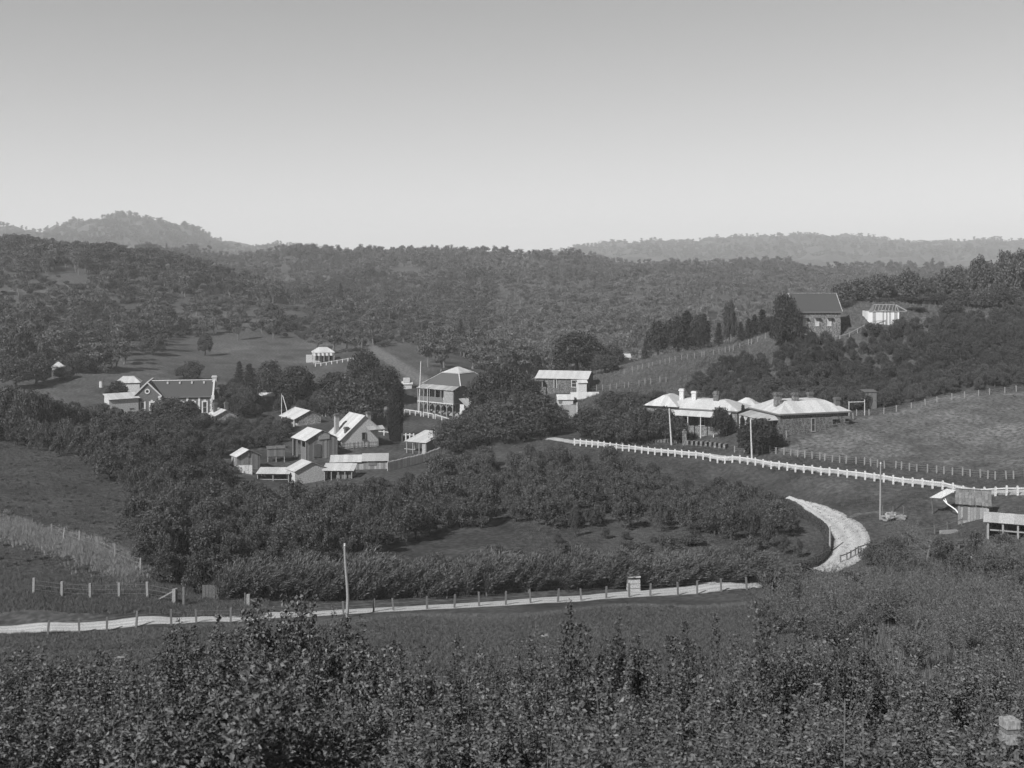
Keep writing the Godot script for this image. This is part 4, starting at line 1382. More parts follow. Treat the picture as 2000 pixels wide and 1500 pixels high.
	posts(o, Vector3(-2.1, 0, -2.5), Vector3(-2.1, 0, -5.5), 2, 2.7, 0.15, M.timber_pale)
	bx(o, "rail", Vector3(-1.4, 0.7, 0.2), Vector3(2.4, 0.12, 0.08), M.timber_pale)
	bx(o, "wall_sheet", Vector3(1.7, 0.9, 0.15), Vector3(0.9, 1.9, 0.06), M.iron_old[1])
	# paling fence of upright boards
	var q0 := G(757, 205)
	var q1 := G(862, 217)
	o = thing("board_fence", "tall pale board fence running along the orchard to the lean-to", "fence", q0)
	for i in 62:
		var t := i / 61.0
		var p := q0.lerp(q1, t)
		p.y = ground(p.x, p.z)
		bx(o, "paling", p - q0 + Vector3(0, 0.72 + rng.randf_range(-0.06, 0.06), 0), Vector3(0.155, 1.75, 0.03), M.plank[rng.randi_range(1, 3)], Basis(Vector3.UP, -0.9))
	# flag post with stay
	pole("white flag post with a stay behind the rubble cottage", 550, 252, 550, 769, 0.09, M.white, "flag_post", false)
	o = thing("stay_pole", "white slanting stay leaning to the flag post behind the rubble cottage", "pole", G(567, 252))
	bar(o, "stay", Vector3(0, 0, 0), W(552, 772, 252) - o.position, 0.12, 0.12, M.white)

func hill_buildings() -> void:
	# stone hall
	var w := 9.4
	var o := site("stone_hall", "tall stone hall with steep dark gabled roof and three hooded windows on the ridge", "hall", 1553, 658, 250, 4, Vector2(-w / 2, 0))
	walls(o, w, 5.2, 7.6, M.stone_light, "fblr", "lr", 3.4, 1.6)
	gable_roof(o, w, 7.6, 5.2, 3.4, "x", M.slate, 0.3, 0, M.stone_pale)
	bx(o, "gutter", Vector3(0, 4.98, 0.34), Vector3(w + 0.5, 0.2, 0.12), M.gutter)
	for s in [-1.0, 1.0]: bar(o, "barge_board", Vector3(s * (w / 2 + 0.32), 5.0, 0.32), Vector3(s * (w / 2 + 0.32), 8.75, -3.8), 0.1, 0.24, M.stone_pale)
	for i in 3:
		var x := -2.75 + i * 2.55
		window(o, Vector3(x, 3.0, 0), 0.62, 1.5, "f", M.cream, M.cream)
		lean_roof(o, x - 0.65, x + 0.65, 0.7, 3.85, 0.02, 4.15, M.timber_dark, "hood")
	slab(o, "buttress", [Vector3(w / 2, -1.0, -1.0), Vector3(w / 2 + 0.9, -1.0, -1.0), Vector3(w / 2, 2.6, -1.0)], Vector3(0, 0, -0.7), M.stone)
	o = thing("white_tank", "small white tank at the foot of the stone hall corner", "tank", W(1556, 656, 248))
	var cy := MB.new()
	cy.tube(PackedVector3Array([Vector3(0, -0.6, 0), Vector3(0, 1.0, 0)]), PackedFloat32Array([0.33, 0.33]), 12)
	part(o, "tank", cy.mesh(), M.white)
	bx(o, "lid", Vector3(0, 1.03, 0), Vector3(0.7, 0.06, 0.7), M.cream)
	# ruined slab building with bare rafters
	o = site("ruined_shed", "ruined slab shed with bare roof rafters on the ridge behind the orchard", "ruin", 1698, 632, 252, 3, Vector2(-3.1, 0))
	var pale := [M.plank[3], mat(0.5, 0.9), mat(0.56, 0.9)]
	walls(o, 6.2, 2.5, 4.2, pale, "fblr", "", 0, 0.8)
	for i in 9:
		var x := -3.1 + i * 0.72
		bar(o, "rafter", Vector3(x + 0.25, 2.5, 0.15), Vector3(clampf(x + 1.5, -1.6, 3.2), 3.75, -2.1), 0.1, 0.14, M.timber_pale)
	bar(o, "wall_plate", Vector3(-3.2, 2.56, 0.1), Vector3(4.6, 2.5, 0.1), 0.14, 0.14, M.timber_pale)
	bar(o, "ridge_pole", Vector3(-1.4, 3.8, -2.1), Vector3(2.9, 3.8, -2.1), 0.14, 0.16, M.timber_pale)
	bar(o, "hip_rafter", Vector3(3.2, 3.75, -2.1), Vector3(4.7, 2.55, 0.15), 0.12, 0.16, M.timber_pale)
	bar(o, "hip_rafter", Vector3(-3.2, 2.5, 0.15), Vector3(-1.5, 3.75, -2.1), 0.12, 0.16, M.timber_pale)
	slab(o, "roof_remnant", [Vector3(-3.2, 2.6, 0.2), Vector3(-2.4, 2.6, 0.2), Vector3(-1.3, 3.85, -2.1), Vector3(-1.6, 3.85, -2.1)], Vector3(0, -0.05, 0), M.timber)
	# white cottage on the grass hill
	w = 6.0
	o = site("hill_cottage", "white hipped cottage with striped verandah roof alone on the grass hill", "house", 611, 707, 349, 12, Vector2(-w / 2, 0))
	walls(o, w, 2.6, 5.0, M.cream, "fblr", "", 0, 1.0)
	hip_roof(o, -w / 2 - 0.25, w / 2 + 0.25, 0.2, -5.25, 2.6, 2.0, 1.35, M.iron)
	var stripe := [M.iron[3], M.iron_grey, M.iron[2], M.iron_grey]
	var vr := group_node(o, "verandah_roof")
	for i in 10:
		roof_face(vr, [Vector3(-2.9 + i * 0.58, 1.9, 2.0), Vector3(-2.32 + i * 0.58, 1.9, 2.0), Vector3(-2.32 + i * 0.58, 2.5, 0.05), Vector3(-2.9 + i * 0.58, 2.5, 0.05)], stripe[i % 2])
	posts(o, Vector3(-2.8, 0, 1.9), Vector3(2.8, 0, 1.9), 5, 1.9, 0.13, M.cream)
	window(o, Vector3(0.2, 1.0, 0), 0.9, 2.0, "f", M.timber, M.glass, "door")
	for s in [-1.8, 1.9]: window(o, Vector3(s, 1.2, 0), 0.8, 1.2, "f", M.timber, M.glass)
	bx(o, "lean_to", Vector3(-w / 2 - 0.9, 0.6, -2.4), Vector3(1.7, 2.4, 2.4), M.cream)
	window(o, Vector3(-w / 2, 1.3, -1.2), 0.6, 1.1, "l", M.timber, M.glass)
	fence_line("cottage_fence", "white post fence in front of the hill cottage verandah", 616, 342, 690, 345, 8, 0.95, 0.2, [0.8], 0.14, M.white, M.white)

func farmyard() -> void:
	# slab hut with shaggy roof
	var o := site("slab_hut", "old slab hut with shaggy shingle roof in the farmyard below the white fence", "hut", 1932, 1016, 142, -20, Vector2(1.7, 0))
	walls(o, 3.4, 1.75, 2.5, M.plank, "fblr", "lr", 1.15, 0.8)
	var r := group_node(o, "roof")
	for row in 5:
		for i in 11:
			for s in [0, 1]:
				var t := row / 5.0
				var z := (0.35 - t * 1.6) if s == 0 else (-2.85 + t * 1.6)
				var zz := (0.35 - (t + 0.27) * 1.6) if s == 0 else (-2.85 + (t + 0.27) * 1.6)
				var y0 := 1.62 + t * 1.45 + 0.05
				var x := -1.95 + i * 0.355 + rng.randf_range(-0.03, 0.03)
				slab(r, "shingle", [Vector3(x, y0, z), Vector3(x + 0.34, y0 + rng.randf_range(-0.1, 0.06), z + rng.randf_range(-0.08, 0.1)), Vector3(x + 0.34, y0 + 0.36, zz), Vector3(x, y0 + 0.36, zz)], Vector3(0, 0.05, 0), pick([M.plank_dark[1], M.plank_dark[3], M.plank_dark[2]]))
	bx(o, "door", Vector3(-0.9, 0.7, 0.03), Vector3(0.5, 1.7, 0.06), M.timber)
	# roofed open shed
	o = site("open_stall", "open cattle stall with pale iron roof and stout posts beside the slab hut", "stall", 1926, 1042, 134, -24, Vector2(-3.2, 0))
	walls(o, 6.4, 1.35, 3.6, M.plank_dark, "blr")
	gable_roof(o, 6.4, 3.6, 1.35, 0.6, "x", M.iron_old, 0.3)
	posts(o, Vector3(-3.0, 0, 0), Vector3(3.0, 0, 0), 5, 1.35, 0.2, M.timber_pale)
	bx(o, "rail", Vector3(0.2, 0.45, 0.02), Vector3(6.0, 0.14, 0.08), M.timber_pale)
	# white sheet propped on a forked branch
	o = thing("iron_awning", "white tilted iron sheet propped up on a pale forked branch", "awning", G(1842, 149))
	var up := W(1838, 965, 149) - o.position
	slab(o, "iron_sheet", [up + Vector3(-1.6, -0.3, 0.7), up + Vector3(-0.3, -0.35, 0.9), up + Vector3(1.9, 0.4, -0.2), up + Vector3(0.9, 0.5, -0.7)], Vector3(0, 0.03, 0), M.iron[3])
	var br := MB.new()
	br.tube(PackedVector3Array([W(1878, 1010, 146) - o.position, W(1866, 995, 147) - o.position, W(1850, 984, 148) - o.position, W(1836, 969, 149) - o.position]), PackedFloat32Array([0.1, 0.08, 0.07, 0.05]), 6)
	br.tube(PackedVector3Array([W(1850, 984, 148) - o.position, W(1847, 976, 148.4) - o.position, W(1843, 968, 149) - o.position]), PackedFloat32Array([0.06, 0.05, 0.04]), 5)
	part(o, "forked_branch", br.mesh(), mat(0.55, 0.9))
	bar(o, "prop", up + Vector3(-1.2, -0.3, 0.3), Vector3(-1.3, -0.2, 0.2), 0.1, 0.1, M.timber)
	# log pile of pale billets
	o = thing("wood_pile", "heap of pale split logs beside the leaning telegraph pole", "wood pile", G(1745, 147))
	for i in 46:
		var x := rng.randf_range(-1.4, 1.4)
		var y := rng.randf_range(0.0, 0.9) * (1.0 - absf(x) * 0.35)
		bx(o, "log", Vector3(x, y + 0.05, rng.randf_range(-0.5, 0.5)), Vector3(rng.randf_range(0.3, 0.6), 0.2, 0.2), pick([M.plank[2], M.plank[3], M.timber_pale]), Basis(rv(), rng.randf() * 0.9))
	for i in 3: bx(o, "stake", Vector3(-1.3 + i * 1.25, 0.8, 0), Vector3(0.08, 1.7, 0.08), M.timber)
	o = thing("log_trough", "pale hollowed log lying in the farmyard grass", "log", G(1853, 139.5), 12)
	bx(o, "base", Vector3(0, 0.08, 0), Vector3(2.1, 0.14, 0.4), M.timber_pale)
	for s in [-1.0, 1.0]: bx(o, "side", Vector3(0, 0.27, s * 0.17), Vector3(2.1, 0.24, 0.07), M.timber_pale)
	for s in [-1.0, 1.0]: bx(o, "end", Vector3(s * 0.98, 0.27, 0), Vector3(0.12, 0.24, 0.26), M.timber_pale)
	fence_line("rail_fence", "sagging rail fence across the farmyard before the slab hut", 1795, 139, 1880, 142, 4, 1.0, 0.12, [0.75], 0.09, M.timber, M.timber, 0.2)
	o = thing("timber_stack", "dark stack of planks on bearers in the farmyard", "timber stack", G(1885, 131), 4)
	for i in 3: bx(o, "plank", Vector3(0.05 * i, 0.45 + i * 0.16, 0), Vector3(2.2, 0.08, 0.7), M.timber_dark)
	for s in [-0.8, 0.8]: bx(o, "bearer", Vector3(s, 0.2, 0), Vector3(0.2, 0.44, 0.6), M.timber)
	for q in [[1887, 1092, 124.5, 0.34], [1897, 1091, 125, 0.3], [1950, 1094, 124, 0.22]]:
		o = thing("white_boulder", "white boulder lying in the farmyard scrub", "boulder", G(q[0], q[2]), 0, "white boulders in the farmyard")
		var m := MB.new()
		for i in 8:
			for j in 5:
				var f := func(a: int, b: int) -> Vector3:
					var th := TAU * a / 8.0
					var ph := PI * b / 5.0
					var k := 1.0 + 0.2 * sin(a * 2.0 + b * 3.0) if b > 0 and b < 5 and a < 8 else 1.0
					return Vector3(cos(th) * sin(ph) * 1.3, cos(ph) * 0.8 + 0.3, sin(th) * sin(ph)) * float(q[3]) * k
				m.quad(f.call(i, j), f.call(i, j + 1), f.call(i + 1, j + 1), f.call(i + 1, j))
		part(o, "stone", m.mesh(), mat(0.6, 0.9))
	o = thing("branch_heap", "heap of pale cut branches by the bare farmyard tree", "branch heap", G(1772, 126))
	for i in 9:
		var a := rv() * 0.6
		a.y = absf(a.y) * 0.4
		bar(o, "branch", Vector3(-0.9, 0.1, 0) + a, Vector3(0.9, 0.25, 0) + a.rotated(Vector3.UP, 0.8), 0.07, 0.07, M.timber_pale)
	# bare tree with pale trunk
	var tr := MB.new()
	limb(tr, Vector3(0, -0.3, 0), Vector3(-0.3, 2.0, 0), 0.16, 0.1, 0.1, 6)
	limb(tr, Vector3(0.15, -0.3, 0), Vector3(0.35, 2.2, 0.1), 0.13, 0.08, 0.15, 6)
	var cr := MB.new()
	cr.tinted = true
	for i in 26:
		var b := Vector3(-0.3, 2.0, 0).lerp(Vector3(-0.1, 0.9, 0), rng.randf()) if i % 2 else Vector3(0.35, 2.2, 0.1).lerp(Vector3(0.2, 1.0, 0), rng.randf())
		var e := b + (rv() + Vector3(0, 0.5, 0)).normalized() * rng.randf_range(0.9, 2.2)
		limb(tr, b, e, 0.04, 0.012, 0.3, 4)
		for k in 7:
			var b2 := b.lerp(e, rng.randf_range(0.25, 1.0))
			var e2 := b2 + (rv() + (e - b).normalized() * 0.6).normalized() * rng.randf_range(0.4, 1.0)
			limb(tr, b2, e2, 0.012, 0.004, 0.12, 3)
			for j in 9:
				cr.col = rc(0.05, 0.14)
				var td := rv()
				cr.leaf(b2.lerp(e2, rng.randf_range(0.2, 1.1)) + rv() * 0.12, td.cross(rv()).normalized(), td, 0.05, 0.024)
	for q in [[1812, 1132, 123, 1.0], [1772, 1075, 130, 1.15], [1955, 1150, 116, 1.2]]:
		o = proto(4, 4, tr, cr, M.timber, M.grass)
		o.name = numbered("bare_tree")
		add_child(o)
		o.transform = Transform3D(Basis(Vector3.UP, rng.randf() * 6).scaled(Vector3.ONE * float(q[3])), G(q[0], q[2]))
		tag(o, "thin half-bare tree with pale forked trunk in the farmyard", "tree", "half-bare farmyard trees")

func fences() -> void:
	# white post and rail along the upper road
	var a := G(1122, 208)
	var b := G(2010, 147.5)
	var o := thing("white_fence", "long white post and rail fence along the upper road", "fence", a)
	var k := 57
	var last := Vector3.ZERO
	for i in k:
		var p := a.lerp(b, i / (k - 1.0))
		p.y = ground(p.x, p.z)
		p -= a
		var lean := Basis(Vector3(rng.randf_range(-1, 1), 0, rng.randf_range(-1, 1)).normalized(), rng.randf() * 0.045)
		var up := rng.randf_range(-0.04, 0.04)
		bx(o, "post", p + Vector3(0, 0.42 + up, 0), Vector3(0.22, 1.42, 0.18), M.white, lean)
		bx(o, "post_cap", p + Vector3(0, 0.42 + up, 0) + lean.y * 0.74, Vector3(0.16, 0.06, 0.12), M.white, lean)
		if i > 0:
			bar(o, "rail", last + Vector3(0, 0.9, 0), p + Vector3(0, 0.9, 0), 0.08, 0.13, M.white)
		last = p
	# street fences near the hotel and lower village
	for q in [[790, 258, 822, 254, 4], [827, 253.5, 846, 251, 3], [850, 250.5, 876, 246, 3]]:
		fence_line("street_fence", "white three-sided street railing in front of the hotel", q[0], q[1], q[2], q[3], q[4], 1.0, 0.17, [0.93], 0.14, M.white, M.white, 0.0, false, "white street railings in front of the hotel")
	fence_line("street_fence", "white rail fence descending from the hotel towards the willow", 880, 246, 940, 236, 8, 0.95, 0.14, [0.85], 0.12, M.white, M.white)
	fence_line("street_fence", "white post and rail fence on the street behind the rubble cottage", 565, 262, 636, 258, 12, 1.05, 0.22, [0.85], 0.13, M.white, M.white)
	fence_line("street_fence", "white rail fence behind the cypress", 738, 256, 788, 254, 5, 1.05, 0.18, [0.9, 0.5], 0.12, M.white, M.white)
	fence_line("yard_fence", "short white post fence at the foot of the cypress", 738, 238, 762, 237, 3, 1.0, 0.2, [0.7], 0.12, M.white, M.white)
	fence_line("yard_fence", "white posts behind the lean-to roof", 785, 232, 808, 231, 4, 1.5, 0.22, [1.2], 0.12, M.white, M.white)
	# paddock fences
	fence_line("paddock_fence", "weathered post and wire fence between the paddock and the upper road", 1437, 189, 2000, 157, 38, 1.05, 0.14, [0.3, 0.6, 0.9], 0.008, M.timber_pale, M.wire, 0.25, true)
	fence_line("paddock_fence", "post and wire fence climbing from the bush past the stone house", 1495, 187, 1665, 199, 10, 1.1, 0.13, [0.3, 0.6, 0.9], 0.008, M.timber_pale, M.wire, 0.2, true)
	fence_line("paddock_fence", "post and wire fence along the top of the paddock under the slope orchard", 1672, 204, 2010, 213, 14, 1.1, 0.13, [0.3, 0.6, 0.9], 0.008, M.timber_pale, M.wire, 0.2, true)
	fence_line("hill_fence", "line of thin posts up the rough slope beside the conifers", 1220, 262, 1505, 258, 26, 1.15, 0.11, [0.5, 0.9], 0.008, M.timber_pale, M.wire, 0.35, true)
	fence_line("hill_fence", "pale rail fence by the stone hall corner", 1526, 252, 1600, 247, 7, 1.15, 0.2, [0.95], 0.14, M.white, M.timber_pale, 0.1)
	fence_line("hill_fence", "pale rail fence from the stone hall up past the ruined shed", 1640, 249, 1830, 256, 12, 1.0, 0.16, [0.85], 0.12, M.timber_pale, M.timber_pale, 0.2)
	fence_line("hill_fence", "old post fence on the slope behind the stone barn", 1150, 252, 1300, 246, 12, 1.2, 0.11, [0.5, 0.9], 0.008, M.timber_pale, M.wire, 0.3, true)
	# lower road
	fence_line("road_fence", "weathered split-post fence along the meadow side of the lower road", 88, 102.6, 1460, 120.5, 27, 1.25, 0.16, [0.4, 0.75, 1.05], 0.007, M.timber, M.wire, 0.3, true)
	fence_line("field_fence", "pale split-post fence below the dark field beside the lower road", 66, 112.2, 345, 112.4, 6, 1.4, 0.2, [0.4, 0.8, 1.2], 0.008, M.timber_pale, M.wire, 0.12, true)
	o = thing("gate_posts", "pair of stout pale gate posts with a slanting strut by the lower road", "gate post", G(340, 112.2))
	bx(o, "post", Vector3(0, 0.5, 0), Vector3(0.3, 1.7, 0.3), M.timber_pale)
	bx(o, "post", Vector3(0.9, 0.6, 0.1), Vector3(0.2, 1.9, 0.2), M.timber)
	bar(o, "strut", Vector3(0, 1.2, 0), Vector3(-2.1, 0.05, 0.2), 0.1, 0.1, M.timber_pale)
	o = thing("gate_posts", "single thick post with side stay where the windbreak begins", "gate post", G(485, 112.5))
	bx(o, "post", Vector3(0, 0.4, 0), Vector3(0.28, 1.4, 0.28), M.timber_pale)
	bx(o, "post", Vector3(-0.3, 0.5, 0), Vector3(0.1, 1.5, 0.1), M.timber)
	bar(o, "strut", Vector3(0.1, 0.7, 0), Vector3(1.6, 0.0, 0.3), 0.1, 0.1, M.timber)
	fence_line("windbreak_fence", "thin leaning posts at the foot of the windbreak", 870, 118, 1445, 125, 8, 1.0, 0.1, [0.5, 0.85], 0.007, M.timber, M.wire, 0.45, true)
	fence_line("slope_fence", "old leaning posts in the pale tall grass", 95, 137, 262, 121, 6, 1.3, 0.14, [0.6, 1.0], 0.007, M.timber_pale, M.wire, 0.5, true)
	# corrugated gate sheet
	o = thing("iron_gate", "grey corrugated iron gate sheet leaning by the windbreak", "gate", G(403, 115))
	for i in 14: bx(o, "corrugation", Vector3(-0.3 + i * 0.15, 0.55, 0.03 * (i % 2)), Vector3(0.15, 1.6, 0.04), M.iron_grey)
	bx(o, "rail", Vector3(0.7, 1.2, -0.06), Vector3(2.2, 0.1, 0.06), M.timber)
	# gate at the road bend
	o = thing("field_gate", "timber field gate with slanting struts near the road bend", "gate", G(1442, 125.5))
	bx(o, "post", Vector3(0, 0.6, 0), Vector3(0.2, 1.8, 0.2), M.timber)
	bx(o, "post", Vector3(1.35, 0.7, 0), Vector3(0.24, 2.0, 0.24), M.timber_pale)
	bar(o, "rail", Vector3(0, 1.4, 0), Vector3(1.35, 1.5, 0), 0.08, 0.12, M.timber_pale)
	bar(o, "strut", Vector3(1.35, 1.1, 0.1), Vector3(0.4, 0.1, 0.2), 0.09, 0.1, M.timber_pale)
	bar(o, "strut", Vector3(-0.05, 0.8, 0.1), Vector3(-1.0, 0.0, 0.2), 0.09, 0.1, M.timber)
	fence_line("bend_fence", "low dark rail fence on the outer side of the road bend", 1640, 131.5, 1690, 134.5, 6, 0.9, 0.12, [0.75], 0.1, M.timber, M.timber_dark, 0.2)
	fence_line("bend_fence", "faint timber rail fence between the gate and the road bend", 1480, 126, 1560, 128.5, 5, 1.0, 0.1, [0.85], 0.08, M.timber, M.timber, 0.2)
	# banded pier on the verge
	o = thing("banded_pier", "square white banded masonry pier on the windbreak verge of the lower road", "pier", G(1237, 121), 6)
	for i in 3:
		bx(o, "course", Vector3(0, 0.12 + i * 0.43, 0), Vector3(1.2 - i * 0.02, 0.37, 1.0), M.stone_white)
		bx(o, "joint", Vector3(0, 0.335 + i * 0.43, 0), Vector3(1.16, 0.06, 0.9), M.stone)
	bx(o, "cap", Vector3(0, 1.42, 0), Vector3(1.26, 0.12, 1.06), M.stone_white)
	# poles
	pole("tall crooked telegraph pole beside the lower road", 676, 107.8, 673, 1066, 0.15, M.timber_pale, "telegraph_pole", true, 0.16)
	pole("white telegraph pole by the villa garden gate", 1312, 203, 1307, 800, 0.16, M.cream)
	pole("white telegraph pole below the round bush of the stone house", 1469, 183, 1466, 822, 0.15, M.cream)
	pole("slim telegraph pole rising from the wood pile", 1719, 148, 1720, 906, 0.13, M.timber_pale)
	pole("short pale post on the inside of the road bend", 1621, 136.5, 1621, 1027, 0.14, M.timber_pale, "marker_post")
	pole("tall white flagpole at the hotel corner", 818, 258, 822, 706, 0.13, M.white, "flagpole", false)
	pole("white verandah-side pole in front of the hotel", 835, 256, 835, 752, 0.11, M.cream, "flagpole", false)
	pole("white telegraph pole before the stone barn", 1128, 224, 1127, 788, 0.12, M.white)
	pole("thin dead white trunk among the hillside gums", 757, 418, 760, 602, 0.2, M.bark_pale, "dead_trunk", false, 0.6)
	pole("short leaning dead white trunk near the hill cottage", 703, 365, 708, 660, 0.2, M.bark_pale, "dead_trunk", false, 0.2)

func single_trees() -> void:
	plant_at("cypress", "cypress", "tall dark column cypress beside the farmhouse", "tree", 772, 232, 752, 38)
	plant_at("cone", "conifer", "dark pointed conifer behind the school outbuilding", "tree", 487, 268, 710, 52)
	plant_at("spire", "slim_tree", "slim upright tree next to the pointed conifer", "tree", 467, 285, 706, 24)
	var R := [
		["round", 527, 278, 707, 62, "rounded tree between the pointed conifer and the broad street trees"], ["round_dark", 577, 275, 716, 88, "broad dark tree over the white street fence"],
		["weep", 690, 248, 737, 125, "big pale-leaved pepper tree behind the farmhouse"], ["round_dark", 712, 285, 686, 78, "dark tree below the hill cottage fence"],
		["round_dark", 655, 282, 728, 80, "dark tree between the pepper tree and the street trees"], ["round_dark", 745, 268, 718, 80, "dark tree behind the cypress"], ["round", 762, 275, 742, 60, "rounded tree beside the white store"],
		["round_dark", 968, 252, 722, 78, "large dark tree against the hotel end"], ["round_dark", 1002, 250, 722, 72, "large dark tree beside the cottage porch"],
		["weep", 1030, 222, 770, 140, "spreading weeping willow by the street bend"], ["weep", 965, 226, 788, 120, "weeping willow with dark trunk over the yard"], ["weep", 893, 218, 818, 115, "low weeping tree over the lean-to"], ["weep", 1075, 224, 790, 80, "willow leaning over the street edge"],
		["round_dark", 948, 250, 730, 78, "dark tree nearest the hotel roof end"], ["round_dark", 985, 248, 718, 92, "tallest dark tree between the hotel and the cottage"], ["round_dark", 1018, 247, 728, 76, "dark tree overhanging the cottage yard"], ["round_dark", 998, 240, 762, 112, "broad dark tree behind the willows"],
		["weep", 990, 221, 786, 120, "middle willow of the street clump"], ["weep", 1012, 218, 802, 120, "low spreading willow at the street bend"], ["round_dark", 930, 236, 790, 70, "dark bush tree below the hotel annex"],
		["round_dark", 1128, 285, 652, 108, "huge round dark tree standing alone behind the cottage"], ["round_dark", 1165, 283, 672, 60, "dark tree joined to the huge round tree"],
		["round", 1195, 286, 675, 50, "smaller bushy tree behind the white shed"], ["round", 1180, 270, 694, 60, "low bushy tree above the rough slope"],
		["cone", 1052, 276, 694, 30, "small pointed conifer behind the cottage porch"], ["cone", 1262, 280, 664, 26, "small pointed conifer at the end of the pine row"],
		["round_dark", 1285, 280, 628, 52, "dark pine at the end of the ridge clump"], ["cone", 1342, 276, 606, 60, "tall ragged pine of the ridge clump"], ["round_dark", 1325, 278, 620, 66, "broad pine of the ridge clump"], ["round_dark", 1366, 274, 616, 46, "leaning pine of the ridge clump"], ["cone", 1375, 272, 612, 36, "ragged-topped pine of the ridge clump"],
		["spire", 1404, 270, 630, 20, "thin spire tree between the ridge pines"], ["round", 1425, 268, 590, 30, "tall oval tree standing above the ridge hedge"], ["spire", 1447, 267, 628, 18, "slender spire in the row beside the hall"], ["spire", 1462, 266, 622, 20, "second slender spire in the row beside the hall"], ["spire", 1474, 266, 614, 22, "third slender spire in the row beside the hall"],
		["spire", 1489, 264, 604, 28, "stout spire tree near the stone hall"], ["round_dark", 1510, 262, 618, 44, "dark tree near the stone hall"], ["round_dark", 1534, 247, 578, 52, "dark tree close against the hall gable"], ["round_dark", 1522, 250, 615, 40, "lower dark tree below the hall gable"],
		["round", 400, 366, 652, 32, "lone tree casting a shadow on the grass hill"], ["round", 298, 352, 660, 50, "bushy pair tree on the grass slope above the school"], ["round", 232, 345, 662, 55, "bushy tree beside the tiny privy"], ["round", 175, 312, 682, 70, "large loose tree above the water tank"], ["round_dark", 228, 262, 745, 50, "dark tree tucked behind the school annex"],
		["round", 375, 300, 706, 46, "pale bushy tree at the paddock corner above the school roof"], ["round", 360, 303, 715, 40, "low tree at the paddock corner above the school roof"],
		["round", 330, 246, 778, 78, "bushy tree before the school front"], ["round_dark", 372, 246, 783, 40, "dark tree before the school windows"], ["round_dark", 440, 262, 778, 50, "dark shrub tree right behind the stone outbuilding"],
		["round_dark", 1408, 203, 797, 44, "rounded dark tree before the villa verandah"], ["cone", 1451, 199, 790, 24, "small dark conifer between the two houses"], ["round_dark", 1482, 186, 818, 92, "big dark round bush before the stone house verandah"], ["round_dark", 1462, 188, 832, 40, "smaller dark bush beside the big round bush"],
		["round", 1860, 258, 588, 50, "rounded bush at the top of the slope orchard"], ["round", 1790, 262, 600, 40, "low bush beside the ruined shed"], ["cone", 665, 520, 552, 22, "pointed pine on the wooded spur"], ["cone", 900, 400, 625, 24, "pointed pine beyond the hotel"],
	]
	for q in R:
		plant_at(q[0], "tree" if q[0] != "cone" else "conifer", q[5], "tree", q[1], q[2], q[3], q[4])
	for q in [[620, 660, 40], [650, 640, 50], [678, 650, 44], [660, 700, 36], [700, 690, 50], [640, 690, 36]]:
		plant_at("gum", "gum_tree", "gum tree standing close behind the hill cottage", "tree", q[0], 362 + rng.randf() * 20, q[1] - 12, q[2], "gums behind the hill cottage")
	for q in [[20, 205, 758, 70], [52, 203, 764, 66], [84, 205, 772, 60], [112, 208, 784, 60], [140, 210, 792, 56], [-20, 206, 755, 80], [168, 212, 798, 56], [200, 216, 806, 60], [60, 214, 768, 70], [235, 214, 812, 60], [270, 216, 818, 60], [300, 220, 822, 60]]:
		plant_at("round", "paddock_tree", "tall shaggy tree in the clump between the dark slope and the school paddock", "tree", q[0], q[1], q[2], q[3], "shaggy clump above the dark slope")
	for q in [[38, 296, 640, 70], [70, 290, 690, 60], [28, 284, 700, 74], [150, 304, 690, 56], [8, 300, 650, 70], [125, 296, 716, 40]]:
		plant_at("round", "hill_tree", "dark spreading tree close to the small pyramid-roofed cottage", "tree", q[0], q[1], q[2], q[3], "spreading trees at the pyramid-roofed cottage")
	# trees along the ridge behind the hall and ruined shed
	var tops := [1650, 556, 1672, 552, 1690, 550, 1718, 540, 1740, 548, 1758, 545, 1776, 534, 1800, 552, 1815, 548, 1832, 545, 1852, 530, 1872, 527, 1892, 540, 1912, 509, 1935, 520, 1950, 530, 1968, 497, 1990, 498, 2020, 495]
	for i in range(0, tops.size(), 2):
		plant_at("ridge", "ridge_tree", "shaggy wind-bent tree in the belt behind the ruined shed", "tree", tops[i], 278 + rng.randf() * 16, tops[i + 1] - 4, rng.randf_range(50, 66), "tree belt behind the ruined shed")
	for i in 12:
		plant_at("ridge" if i % 2 else "round", "ridge_tree", "shaggy wind-bent tree in the belt behind the ruined shed", "tree", 1650 + i * 30, 268 + rng.randf() * 6, 585 - i * 3 + rng.randf() * 14, rng.randf_range(45, 60), "tree belt behind the ruined shed")
	# garden thicket between the street and the villa
	for i in 34:
		var px := rng.randf_range(1140, 1345)
		var d := rng.randf_range(208, 238)
		plant_at(["round", "round_dark", "round"][i % 3], "garden_tree", "dark leafy garden tree in the thicket between barn and villa", "tree", px, d, (762 if d > 224 and px > 1195 else 798) + rng.randf() * 24, rng.randf_range(48, 76), "garden thicket beside the villa")
	for q in [[1248, 207, 796, 62], [1275, 208, 806, 50], [1300, 206, 802, 60], [1325, 205, 815, 46], [1222, 209, 806, 56], [1195, 211, 800, 60], [1165, 214, 798, 60]]:
		plant_at("round", "garden_tree", "leafy garden tree at the front of the thicket above the stone bank", "tree", q[0], q[1], q[2], q[3], "front of the garden thicket")
	for i in 34:
		var px := rng.randf_range(430, 680)
		plant("round" if i % 2 else "round_dark", "street_tree", "small leafy tree in the thicket between the school and the street", "tree", G(px, rng.randf_range(254, 282)), rng.randf_range(2.5, 4.5), rng.randf_range(3.0, 5.0), "thicket between school and street")
